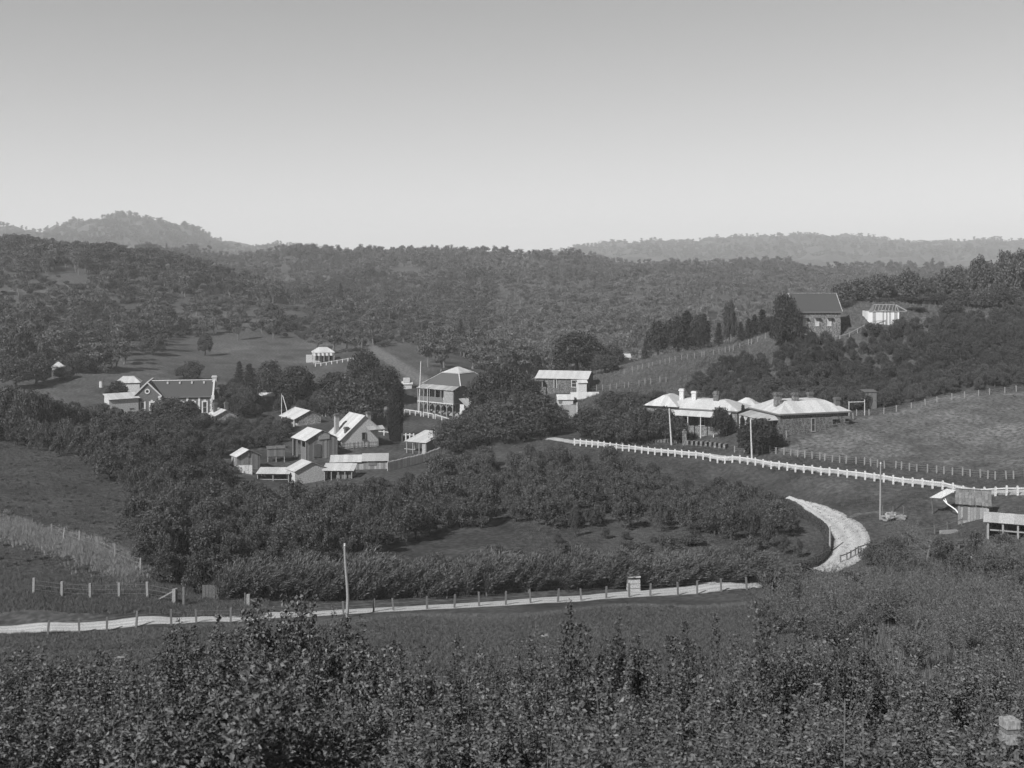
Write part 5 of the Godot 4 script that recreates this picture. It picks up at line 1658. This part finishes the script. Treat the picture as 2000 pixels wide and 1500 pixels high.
	# scattered gums on the grass hill
	for i in 40:
		var px := rng.randf_range(-40, 860)
		var d := rng.randf_range(372, 440)
		if px > 320 and px < 620 and d < 395: continue
		plant("gum", "gum_tree", "scattered gum tree at the grassy edge of the wooded spur", "tree", G(px, d), rng.randf_range(5, 9), rng.randf_range(4, 7), "scattered gums on the grass hill")
	for i in 26:
		var px := rng.randf_range(-60, 260)
		plant("gum", "gum_tree", "gum tree crowding round the small pyramid-roofed cottage", "tree", G(px, rng.randf_range(302, 360)), rng.randf_range(6, 10), rng.randf_range(5, 8), "gums round the pyramid-roofed cottage")
	for i in 30:
		var px := rng.randf_range(830, 1090)
		plant("gum", "gum_tree", "gum tree in the gully behind the hotel", "tree", G(px, rng.randf_range(310, 420)), rng.randf_range(6, 10), rng.randf_range(5, 8), "gums in the gully behind the hotel")

func orchards() -> void:
	# each stand: outline, spacing, size, kinds, label
	var stands := [
		[plan([255, 145, 330, 165, 260, 190, 150, 208, 60, 206, 60, 226, 240, 236, 400, 236, 425, 200, 460, 172, 560, 164, 700, 166, 780, 186, 870, 194, 880, 150, 700, 134, 420, 125, 300, 124]), 3.3, 2.3, 5.0, ["fruit", "fruit_light", "fruit"], "leafy orchard tree in the dense stand below the village sheds", "orchard below the village sheds", 115],
		[plan([880, 152, 870, 196, 900, 204, 1080, 202, 1150, 191, 1250, 183, 1350, 173, 1425, 165, 1500, 157, 1530, 149, 1510, 141, 1400, 144, 1250, 149, 1000, 151]), 3.5, 2.3, 4.6, ["fruit", "fruit_light"], "orchard tree in the dark stand under the white fence bank", "orchard under the white fence bank", 105],
		[plan([1345, 222, 1480, 214, 1640, 211, 1800, 213, 2080, 216, 2080, 266, 1850, 255, 1660, 247, 1545, 246, 1430, 250, 1350, 240]), 2.5, 2.3, 3.5, ["fruit", "fruit", "fruit_light"], "small orchard tree on the slope between the houses and the hall", "slope orchard below the stone hall", 78],
	]
	stands.append([plan([365, 215, 440, 212, 480, 220, 545, 222, 560, 236, 560, 244, 470, 246, 440, 240, 365, 240]), 2.6, 2.2, 3.2, ["fruit"], "low orchard tree between the school and the plank shed", "garden orchard by the plank shed", 0])
	stands.append([plan([-90, 202, 40, 199, 120, 191, 190, 181, 250, 169, 320, 156, 350, 168, 280, 192, 200, 214, -90, 218]), 3.4, 3.0, 5.0, ["fruit", "fruit", "fruit_light"], "bushy tree on the fall between the dark slope and the orchard", "bushy fall beside the dark slope", 75])
	for s in stands:
		var poly: PackedVector2Array = s[0]
		var lo := poly[0]
		var hi := poly[0]
		for p in poly:
			lo = lo.min(p)
			hi = hi.max(p)
		var x := lo.x
		var spots := []
		while x < hi.x:
			var z := lo.y
			while z < hi.y:
				var p := Vector2(x, z) + Vector2(rng.randf_range(-0.9, 0.9), rng.randf_range(-0.9, 0.9))
				if inside(p, poly) and rng.randf() > 0.05: spots.append(p)
				z += s[1]
			x += s[1]
		spots.sort_custom(func(a: Vector2, b: Vector2) -> bool: return a.y < b.y)
		var rest := []
		var most: int = s[7]
		for j in spots.size():
			var p: Vector2 = spots[j]
			var h := rng.randf_range(s[2], s[3])
			if j >= most:
				var k := h * rng.randf_range(0.95, 1.25) / 4.2
				rest.append(Transform3D(Basis(Vector3.UP, rng.randf() * TAU).scaled_local(Vector3(k, h / 4.0, k)), Vector3(p.x, ground(p.x, -p.y), -p.y)))
				continue
			plant(s[4][rng.randi() % s[4].size()], "orchard_tree" if s[7] > 80 else "bushy_tree", s[5], "tree", Vector3(p.x, ground(p.x, -p.y), -p.y), h, h * rng.randf_range(0.95, 1.25), s[6])
		many("orchard_mass", "unbroken mass of treetops deep in the " + s[6], "orchard", "fruit", rest, 0.8, 1.3)
	for q in [[1440, 165, 938, 56], [1465, 163, 945, 54], [1405, 167, 930, 56], [1500, 160, 955, 54], [1522, 159, 965, 46], [1478, 162, 958, 52], [1538, 155, 988, 40], [1512, 155, 980, 46], [1545, 150, 1004, 36]]:
		plant_at("fruit", "orchard_tree", "orchard tree at the stand's end where the road goes out of sight", "tree", q[0], q[1], q[2], q[3], "orchard end by the road bend")
	# young trees in the clearing
	for q in [[1124, 146, 1000, 22], [1182, 145, 1028, 26], [1222, 144, 1036, 24], [1278, 142, 1048, 24], [1328, 141, 1050, 34], [1090, 142, 1040, 26], [1120, 150, 990, 26], [1355, 146, 1020, 40], [1500, 138, 1000, 40], [1465, 142, 990, 44], [1428, 142, 985, 62], [1390, 147, 985, 50], [1530, 136, 1040, 26], [1560, 135, 1050, 22]]:
		plant_at("fruit", "young_tree", "young fruit tree standing free in the orchard clearing", "tree", q[0], q[1], q[2], q[3], "young trees in the orchard clearing")
	# windbreak along the lower road
	for row in 2:
		for i in 36:
			var px := 440 + i * 29.0 + rng.randf_range(-6, 6) + row * 14
			var d := lerpf(115.0, 124.5, i / 35.0) + row * 3.0 + rng.randf() * 0.8
			var top := lerpf(1082, 1064, i / 35.0) + rng.randf_range(-12, 22) - row * 8
			plant_at("plume", "windbreak_bush", "tall feathery bush of the wind-swept windbreak along the lower road", "bush", px, d, top, rng.randf_range(62, 92), "windbreak along the lower road", rng.randf_range(-0.35, 0.35))
	for i in 30:
		var px := rng.randf_range(450, 760)
		plant("shrub", "shrub", "low shrub in front of the lower shed row", "shrub", G(px, rng.randf_range(168, 190)), rng.randf_range(1.0, 2.0), rng.randf_range(1.8, 3.0), "shrubs before the shed row")
	# shrubs where the windbreak meets the orchard
	for i in 60:
		var px := rng.randf_range(280, 1480)
		plant("shrub", "shrub", "low shrub between the windbreak and the orchard", "shrub", G(px, rng.randf_range(123, 135) + maxf(0, px - 900) * 0.01), rng.randf_range(1.0, 2.0), rng.randf_range(1.6, 2.8), "shrubs behind the windbreak")
	for i in 26:
		var px := rng.randf_range(265, 440)
		plant("fruit", "thicket_tree", "tangled tree in the dark thicket at the end of the windbreak", "tree", G(px, rng.randf_range(116, 140) + maxf(0, 320 - px) * 0.12), rng.randf_range(2.0, 3.6), rng.randf_range(2.5, 4.0), "thicket at the end of the windbreak")
	# clipped hedge round the inside of the bend
	var hp := [1480, 170.5, 1545, 163, 1580, 156, 1606, 148, 1618, 141, 1612, 135, 1590, 131, 1550, 129]
	var c := Curve3D.new()
	for i in range(0, hp.size(), 2): c.add_point(Vector3((hp[i] - 1000.0) / F * hp[i + 1], 0, -hp[i + 1]))
	var m := MB.new()
	m.tinted = true
	var tw := MB.new()
	var pts := c.get_baked_points()
	var org := Vector3(pts[0].x, ground(pts[0].x, pts[0].z), pts[0].z)
	for p in pts:
		var q := Vector3(p.x, ground(p.x, p.z), p.z) - org
		clump(m, q + Vector3(0, 0.45, 0), Vector3(0.55, 0.6, 0.55), 190, 0.07, 0.035, 0.035, 0.09, 0.5)
		limb(tw, q + Vector3(0, -0.2, 0), q + Vector3(0.1, 0.6, 0.1), 0.04, 0.02, 0.05, 4)
	var hn := thing("hedge", "low dense hedge curving round the inside of the road bend", "hedge", org)
	part(hn, "stems", tw.mesh(), M.twig).set_meta("kind", "stuff")
	part(hn, "foliage", m.mesh(), M.leaf).set_meta("kind", "stuff")

func foreground() -> void:
	# upper limit of the thicket in the picture, by bearing
	var edge := [-150, 1290, 30, 1300, 110, 1310, 200, 1330, 300, 1330, 380, 1278, 460, 1258, 560, 1244, 660, 1262, 720, 1295, 800, 1320, 900, 1330, 1000, 1320, 1100, 1290, 1200, 1320, 1300, 1330, 1400, 1330, 1480, 1260, 1560, 1230, 1660, 1245, 1730, 1300, 1850, 1290, 2000, 1260, 2200, 1260]
	for d in [15.5, 18.0, 21.0, 24.5, 28.5, 33.0]:
		var px := -120.0
		while px < 2130:
			var lim := 1300.0
			for i in range(0, edge.size() - 2, 2):
				if px >= edge[i] and px < edge[i + 2]:
					lim = lerpf(edge[i + 1], edge[i + 3], (px - edge[i]) / float(edge[i + 2] - edge[i]))
			var at := G(px + rng.randf_range(-12, 12), d + rng.randf_range(-1.2, 1.2))
			var gpy := HZ + (CAM_Y - at.y) / -at.z * F
			var top := maxf(lim + rng.randf_range(-16, 40), 1490.0 - (d - 14.0) * 13.0 + rng.randf_range(-45, 35))
			var h := (gpy - top) / F * -at.z
			if h > 0.9:
				plant(("shoot_big" if px > 330 and px < 740 and rng.randf() < 0.7 else "shoot") if px < 1720 or d < 30 else "twig", "fruit_bush", "young fruit tree with upright leafy shoots on the steep slope above the meadow" if px < 1720 or d < 30 else "fine-twigged shrub on the steep slope above the meadow", "bush", at, clampf(h, 0.9, 3.2), rng.randf_range(1.7, 2.3), "fruit thicket on the steep slope above the meadow" if px < 1720 or d < 30 else "twiggy shrubs on the steep slope above the meadow")
			px += (0.95 if px > 330 and px < 740 else 1.2) * F / d
	# a few taller leaders that stand out against the meadow
	for q in [[1130, 26, 1170], [1205, 27, 1205], [1325, 27, 1195], [1372, 26, 1190], [690, 29, 1200], [790, 27, 1245], [885, 27, 1225], [1490, 26, 1185], [1690, 27, 1185], [1560, 26, 1190], [1265, 28, 1235], [1040, 28, 1230], [1520, 25, 1210], [1610, 25, 1205], [1640, 27, 1215], [1180, 26, 1250], [1395, 24, 1260], [860, 25, 1270], [740, 26, 1265], [160, 26, 1275], [205, 27, 1270], [300, 26, 1290], [100, 25, 1290], [560, 29, 1200]]:
		plant_at("leader", "fruit_bush", "taller fruit tree whose leading shoots stand above the slope thicket", "bush", q[0], q[1], q[2], rng.randf_range(60, 90), "tall leaders in the slope thicket")
	# twiggy scrub on the right below the farmyard
	for i in 190:
		var px := rng.randf_range(1470, 2120)
		var d := sqrt(rng.randf_range(1700, 14800))
		if px < 1710 and d > 96: continue
		if px < 1600 and d < 60: continue
		plant("twig", "twig_bush", "fine-twigged bush in the pale scrub below the farmyard", "bush", G(px, d), rng.randf_range(1.6, 3.4), rng.randf_range(2.4, 4.2), "scrub below the farmyard")
	for i in 46:
		var px := rng.randf_range(1490, 1660) if i < 22 else rng.randf_range(1690, 2080)
		var d := rng.randf_range(104, 119) if i < 22 else rng.randf_range(60, 128)
		plant("twig" if i % 2 else "shrub", "scrub_bush", "leafy bush screening the outer verge of the road bend" if i < 22 else "full leafy bush on the slope below the farmyard sheds", "bush", G(px, d), rng.randf_range(1.6, 2.8), rng.randf_range(2.2, 3.4), "bushes along the road bend" if i < 22 else "leafy bushes below the farmyard")
	for q in [[1730, 118], [1765, 112], [1840, 120], [1880, 110], [1930, 114], [1975, 108], [1905, 122], [1960, 124], [1790, 104], [1850, 98], [1990, 96], [1745, 128], [1705, 127]]:
		plant("fruit_light", "garden_fruit_tree", "light-leaved fruit tree on the slope below the farmyard sheds", "tree", G(q[0], q[1]), rng.randf_range(2.6, 3.8), rng.randf_range(2.8, 4.0), "fruit trees below the farmyard")
	# stakes and box at the foot of the picture
	for q in [[1597, 17, 1405, 1.0], [1650, 16.5, 1365, -0.6], [1685, 16.2, 1400, 0.6]]:
		var o := thing("garden_stake", "thin pale stake standing in the slope thicket", "stake", G(q[0] + q[3] * 6, q[1]), 0, "pale stakes in the slope thicket")
		bar(o, "stake", Vector3(0, -0.2, 0), W(q[0], q[2], q[1]) - o.position, 0.012, 0.012, M.timber)
	var o := thing("hive_box", "small pale box with a dark band standing in the slope thicket", "box", W(1972, 1440, 17.0), 10)
	bx(o, "body", Vector3(0, 0.0, 0), Vector3(0.2, 0.14, 0.2), M.timber_pale)
	bx(o, "band", Vector3(0, 0.1, 0), Vector3(0.19, 0.04, 0.19), M.timber)
	bx(o, "top", Vector3(0, 0.2, 0), Vector3(0.2, 0.12, 0.2), M.timber_pale)
	posts(o, Vector3(-0.1, -0.08, 0), Vector3(0.1, -0.08, 0), 2, 0.02, 0.05, M.timber, 3.0)

func woods() -> void:
	var near := []
	var far := []
	# wooded spur
	var n := FastNoiseLite.new()
	n.seed = 5
	n.frequency = 0.012
	for i in 5200:
		var d := sqrt(rng.randf_range(405.0 * 405.0, 760.0 * 760.0))
		var px := rng.randf_range(-420, 960)
		var k := 1.0 if d > 500 else (0.3 if px < 330 else 0.12)
		if n.get_noise_2d(px, d) + rng.randf() * 0.8 < 0.9 - k * 0.75: continue
		near.append([px, d])
	near.sort_custom(func(a: Array, b: Array) -> bool: return a[1] < b[1])
	var stuff := []
	var made := 0
	for q in near:
		var at := G(q[0], q[1])
		var h := rng.randf_range(5.5, 10.5)
		var wd := rng.randf_range(4.5, 8.0)
		if made < 170 and q[0] > 0 and q[0] < 960 and rng.randf() < 0.6:
			plant("gum", "gum_tree", "gum tree in the open wood on the lower face of the wooded spur", "tree", at, h, wd, "open wood on the wooded spur")
			made += 1
		else:
			stuff.append(Transform3D(Basis(Vector3.UP, rng.randf() * TAU).scaled_local(Vector3(wd / 7.0, h / 10.0, wd / 7.0)), at - Vector3(0, 0.3, 0)))
	var scrub := []
	for i in 2600:
		var px := rng.randf_range(-200, 960)
		var d := rng.randf_range(300, 500)
		var open: bool = d < 372 + maxf(0.0, 60.0 - absf(px - 470) * 0.25)
		if open and not (px < 210 and d > 305 and rng.randf() < 0.5): continue
		if n.get_noise_2d(px * 2.0, d * 2.0) + rng.randf() * 0.7 < 0.2: continue
		var h := rng.randf_range(1.2, 3.2)
		scrub.append(Transform3D(Basis(Vector3.UP, rng.randf() * TAU).scaled_local(Vector3(h * 0.75, h * 0.62, h * 0.75)), G(px, d)))
	many("hill_scrub", "dark low scrub dotted over the lower face of the wooded spur", "scrub", "shrub", scrub, 0.8, 1.4, false)
	for i in 150:
		var px := rng.randf_range(-160, 330)
		var d := rng.randf_range(318, 420)
		if px > 140 and d < 350: continue
		var h := rng.randf_range(5.0, 9.0)
		stuff.append(Transform3D(Basis(Vector3.UP, rng.randf() * TAU).scaled_local(Vector3(h / 9.0, h / 10.0, h / 9.0)), G(px, d) - Vector3(0, 0.3, 0)))
	many("spur_wood", "thick grey-green wood covering the spur behind the school", "wood", "gum", stuff, 0.42, 0.85)
	# range behind
	for i in 12500:
		var d := sqrt(rng.randf_range(460.0 * 460.0, 1120.0 * 1120.0))
		var px := rng.randf_range(-300, 2350)
		if px < 700 and d < 780: continue
		if px < 960 and d < 560: continue
		if n.get_noise_2d(px * 0.6 + 300, d * 0.6) + rng.randf() * 0.9 < 0.08: continue
		var h := rng.randf_range(4.5, 10.5)
		var wd := rng.randf_range(3.5, 8.5)
		far.append(Transform3D(Basis(Vector3.UP, rng.randf() * TAU).scaled_local(Vector3(wd / 7.0, h / 10.0, wd / 7.0)), G(px, d) - Vector3(0, 0.4, 0)))
	for i in 700:
		var px := rng.randf_range(960, 1500)
		var d := rng.randf_range(330, 470)
		var h := rng.randf_range(5.0, 9.0)
		far.append(Transform3D(Basis(Vector3.UP, rng.randf() * TAU).scaled_local(Vector3(h / 10.0, h / 10.0, h / 10.0)), G(px, d) - Vector3(0, 0.4, 0)))
	many("range_wood", "unbroken wood over the long range beyond the village", "wood", "gum_far", far, 0.85, 1.3)  # lighter foliage tones stand in for part of the distance haze
	# big trees breaking the skyline of the range
	for q in [[155, 578, 468], [90, 572, 470], [120, 575, 478], [205, 585, 490], [640, 915, 492], [575, 915, 494], [982, 920, 489], [940, 920, 494], [870, 920, 490], [820, 920, 493], [755, 920, 495], [1155, 915, 508], [1195, 912, 513], [1240, 925, 512], [1380, 940, 515], [300, 900, 492]]:
		plant_at("gum", "skyline_tree", "large round-crowned gum breaking the skyline of the wooded range", "tree", q[0], q[1], q[2], rng.randf_range(22, 30), "large gums on the skyline")
	# far hills
	var hills := []
	for i in 9000:
		var d := rng.randf_range(1900, 2700) if i % 2 else rng.randf_range(2500, 3600)
		var px := rng.randf_range(-150, 700) if i % 2 else rng.randf_range(1020, 2250)
		var h := rng.randf_range(7, 13) * (1.0 if i % 2 else 1.1)
		hills.append(Transform3D(Basis(Vector3.UP, rng.randf() * TAU).scaled_local(Vector3(h / 8.0, h / 10.0, h / 8.0)), G(px, d) - Vector3(0, 0.5, 0)))
	many("far_wood", "thin scattered trees over the far hills", "wood", "gum_far", hills, 0.7, 1.1)

func grass_mesh(s: int, blades: int, h: float, spread: float) -> Mesh:
	rng.seed = s
	var m := MB.new()
	m.tinted = true
	for i in blades:
		var an := rng.randf() * TAU
		var b := Vector3(cos(an), 0, sin(an)) * sqrt(rng.randf()) * spread
		var e := b + Vector3(rng.randfn() * 0.3, 1, rng.randfn() * 0.3) * h * rng.randf_range(0.5, 1.1)
		var s2 := Vector3(cos(an + 1.3), 0, sin(an + 1.3)) * h * 0.05
		m.col = rc(0.6, 1.2)
		m.tri(b - s2 - Vector3(0, 0.05, 0), b + s2 - Vector3(0, 0.05, 0), e)
	return m.mesh()

func sward(label: String, called: String, m: Mesh, spots: Array, lo: float, hi: float) -> void:
	var mm := MultiMesh.new()
	mm.transform_format = MultiMesh.TRANSFORM_3D
	mm.use_colors = true
	mm.mesh = m
	mm.instance_count = spots.size()
	for i in spots.size():
		mm.set_instance_transform(i, spots[i])
		mm.set_instance_color(i, rc(lo, hi))
	var o := MultiMeshInstance3D.new()
	o.name = numbered(called)
	o.multimesh = mm
	o.material_override = M.grass
	add_child(o)
	tag(o, label, "grass", "", "stuff")

func grasses() -> void:
	var tuft := grass_mesh(3, 26, 0.3, 0.28)
	rng.seed = 1234
	var put := func(spots: Array, px: float, d: float, h: float) -> void:
		spots.append(Transform3D(Basis(Vector3.UP, rng.randf() * TAU).scaled_local(Vector3(1.0, h, 1.0) * rng.randf_range(0.7, 1.3)), G(px, d)))
	var a := []
	for i in 9000:        # rough verge and bank left of the road
		put.call(a, rng.randf_range(-120, 520), rng.randf_range(108.8, 118), 1.0)
	for i in 5000:
		put.call(a, rng.randf_range(-120, 1480), rng.randf_range(97, 103.5), 0.8)
	sward("rough grass on the verges of the lower road", "verge_grass", tuft, a, 0.06, 0.13)
	var b := []
	for i in 5200:        # tall dry grass strip
		var t := rng.randf()
		put.call(b, lerpf(-60, 265, t) + rng.randfn() * 12, lerpf(146, 120, t) + rng.randfn() * 3.2, rng.randf_range(1.0, 2.6) * (0.75 + 0.35 * sin(t * 31.0) * sin(t * 13.0)))
	sward("tall pale dry grass along the old leaning posts", "tall_grass", tuft, b, 0.13, 0.26)
	var c := []
	for i in 30000:
		put.call(c, rng.randf_range(-120, 1750), sqrt(rng.randf_range(1600, 9800)), 0.45)
	sward("short grass of the meadow above the lower road", "meadow_grass", tuft, c, 0.05, 0.085)
	var e := []
	for i in 16000:
		put.call(e, rng.randf_range(1000, 2100), rng.randf_range(126, 215), 0.5)
	for i in 8000:
		put.call(e, rng.randf_range(-150, 400), rng.randf_range(118, 215), 0.6)
	sward("cropped grass of the paddocks and banks", "paddock_grass", tuft, e, 0.06, 0.12)
	var g := []
	for i in 3500:
		put.call(g, rng.randf_range(1650, 2150), sqrt(rng.randf_range(900, 16500)), rng.randf_range(1.0, 2.4))
	sward("long pale grass in the scrub below the farmyard", "long_grass", tuft, g, 0.07, 0.15)
	var weeds := []
	for i in 900:
		var left := i % 3 != 0
		var px := rng.randf_range(-120, 330) if left else rng.randf_range(1380, 2100)
		var d := rng.randf_range(118, 205) if left else rng.randf_range(140, 212)
		if i % 5 == 0:
			px = rng.randf_range(-60, 1500)
			d = rng.randf_range(52, 101)
		if px > 1380 and d < 172: continue
		var h := rng.randf_range(0.1, 0.3) * (0.6 if px > 1380 else 1.0)
		weeds.append(Transform3D(Basis(Vector3.UP, rng.randf() * TAU).scaled_local(Vector3(h * 1.3, h * 0.7, h * 1.3)), G(px, d)))
	many("weeds", "low dark weeds scattered through the paddocks and meadow", "weeds", "shrub", weeds, 1.1, 2.2, false)
	var f := []
	for i in 12000:
		put.call(f, rng.randf_range(1130, 1990), rng.randf_range(238, 300), rng.randf_range(1.0, 2.2))
	sward("rough grass on the slope under the stone hall", "hill_grass", tuft, f, 0.08, 0.16)
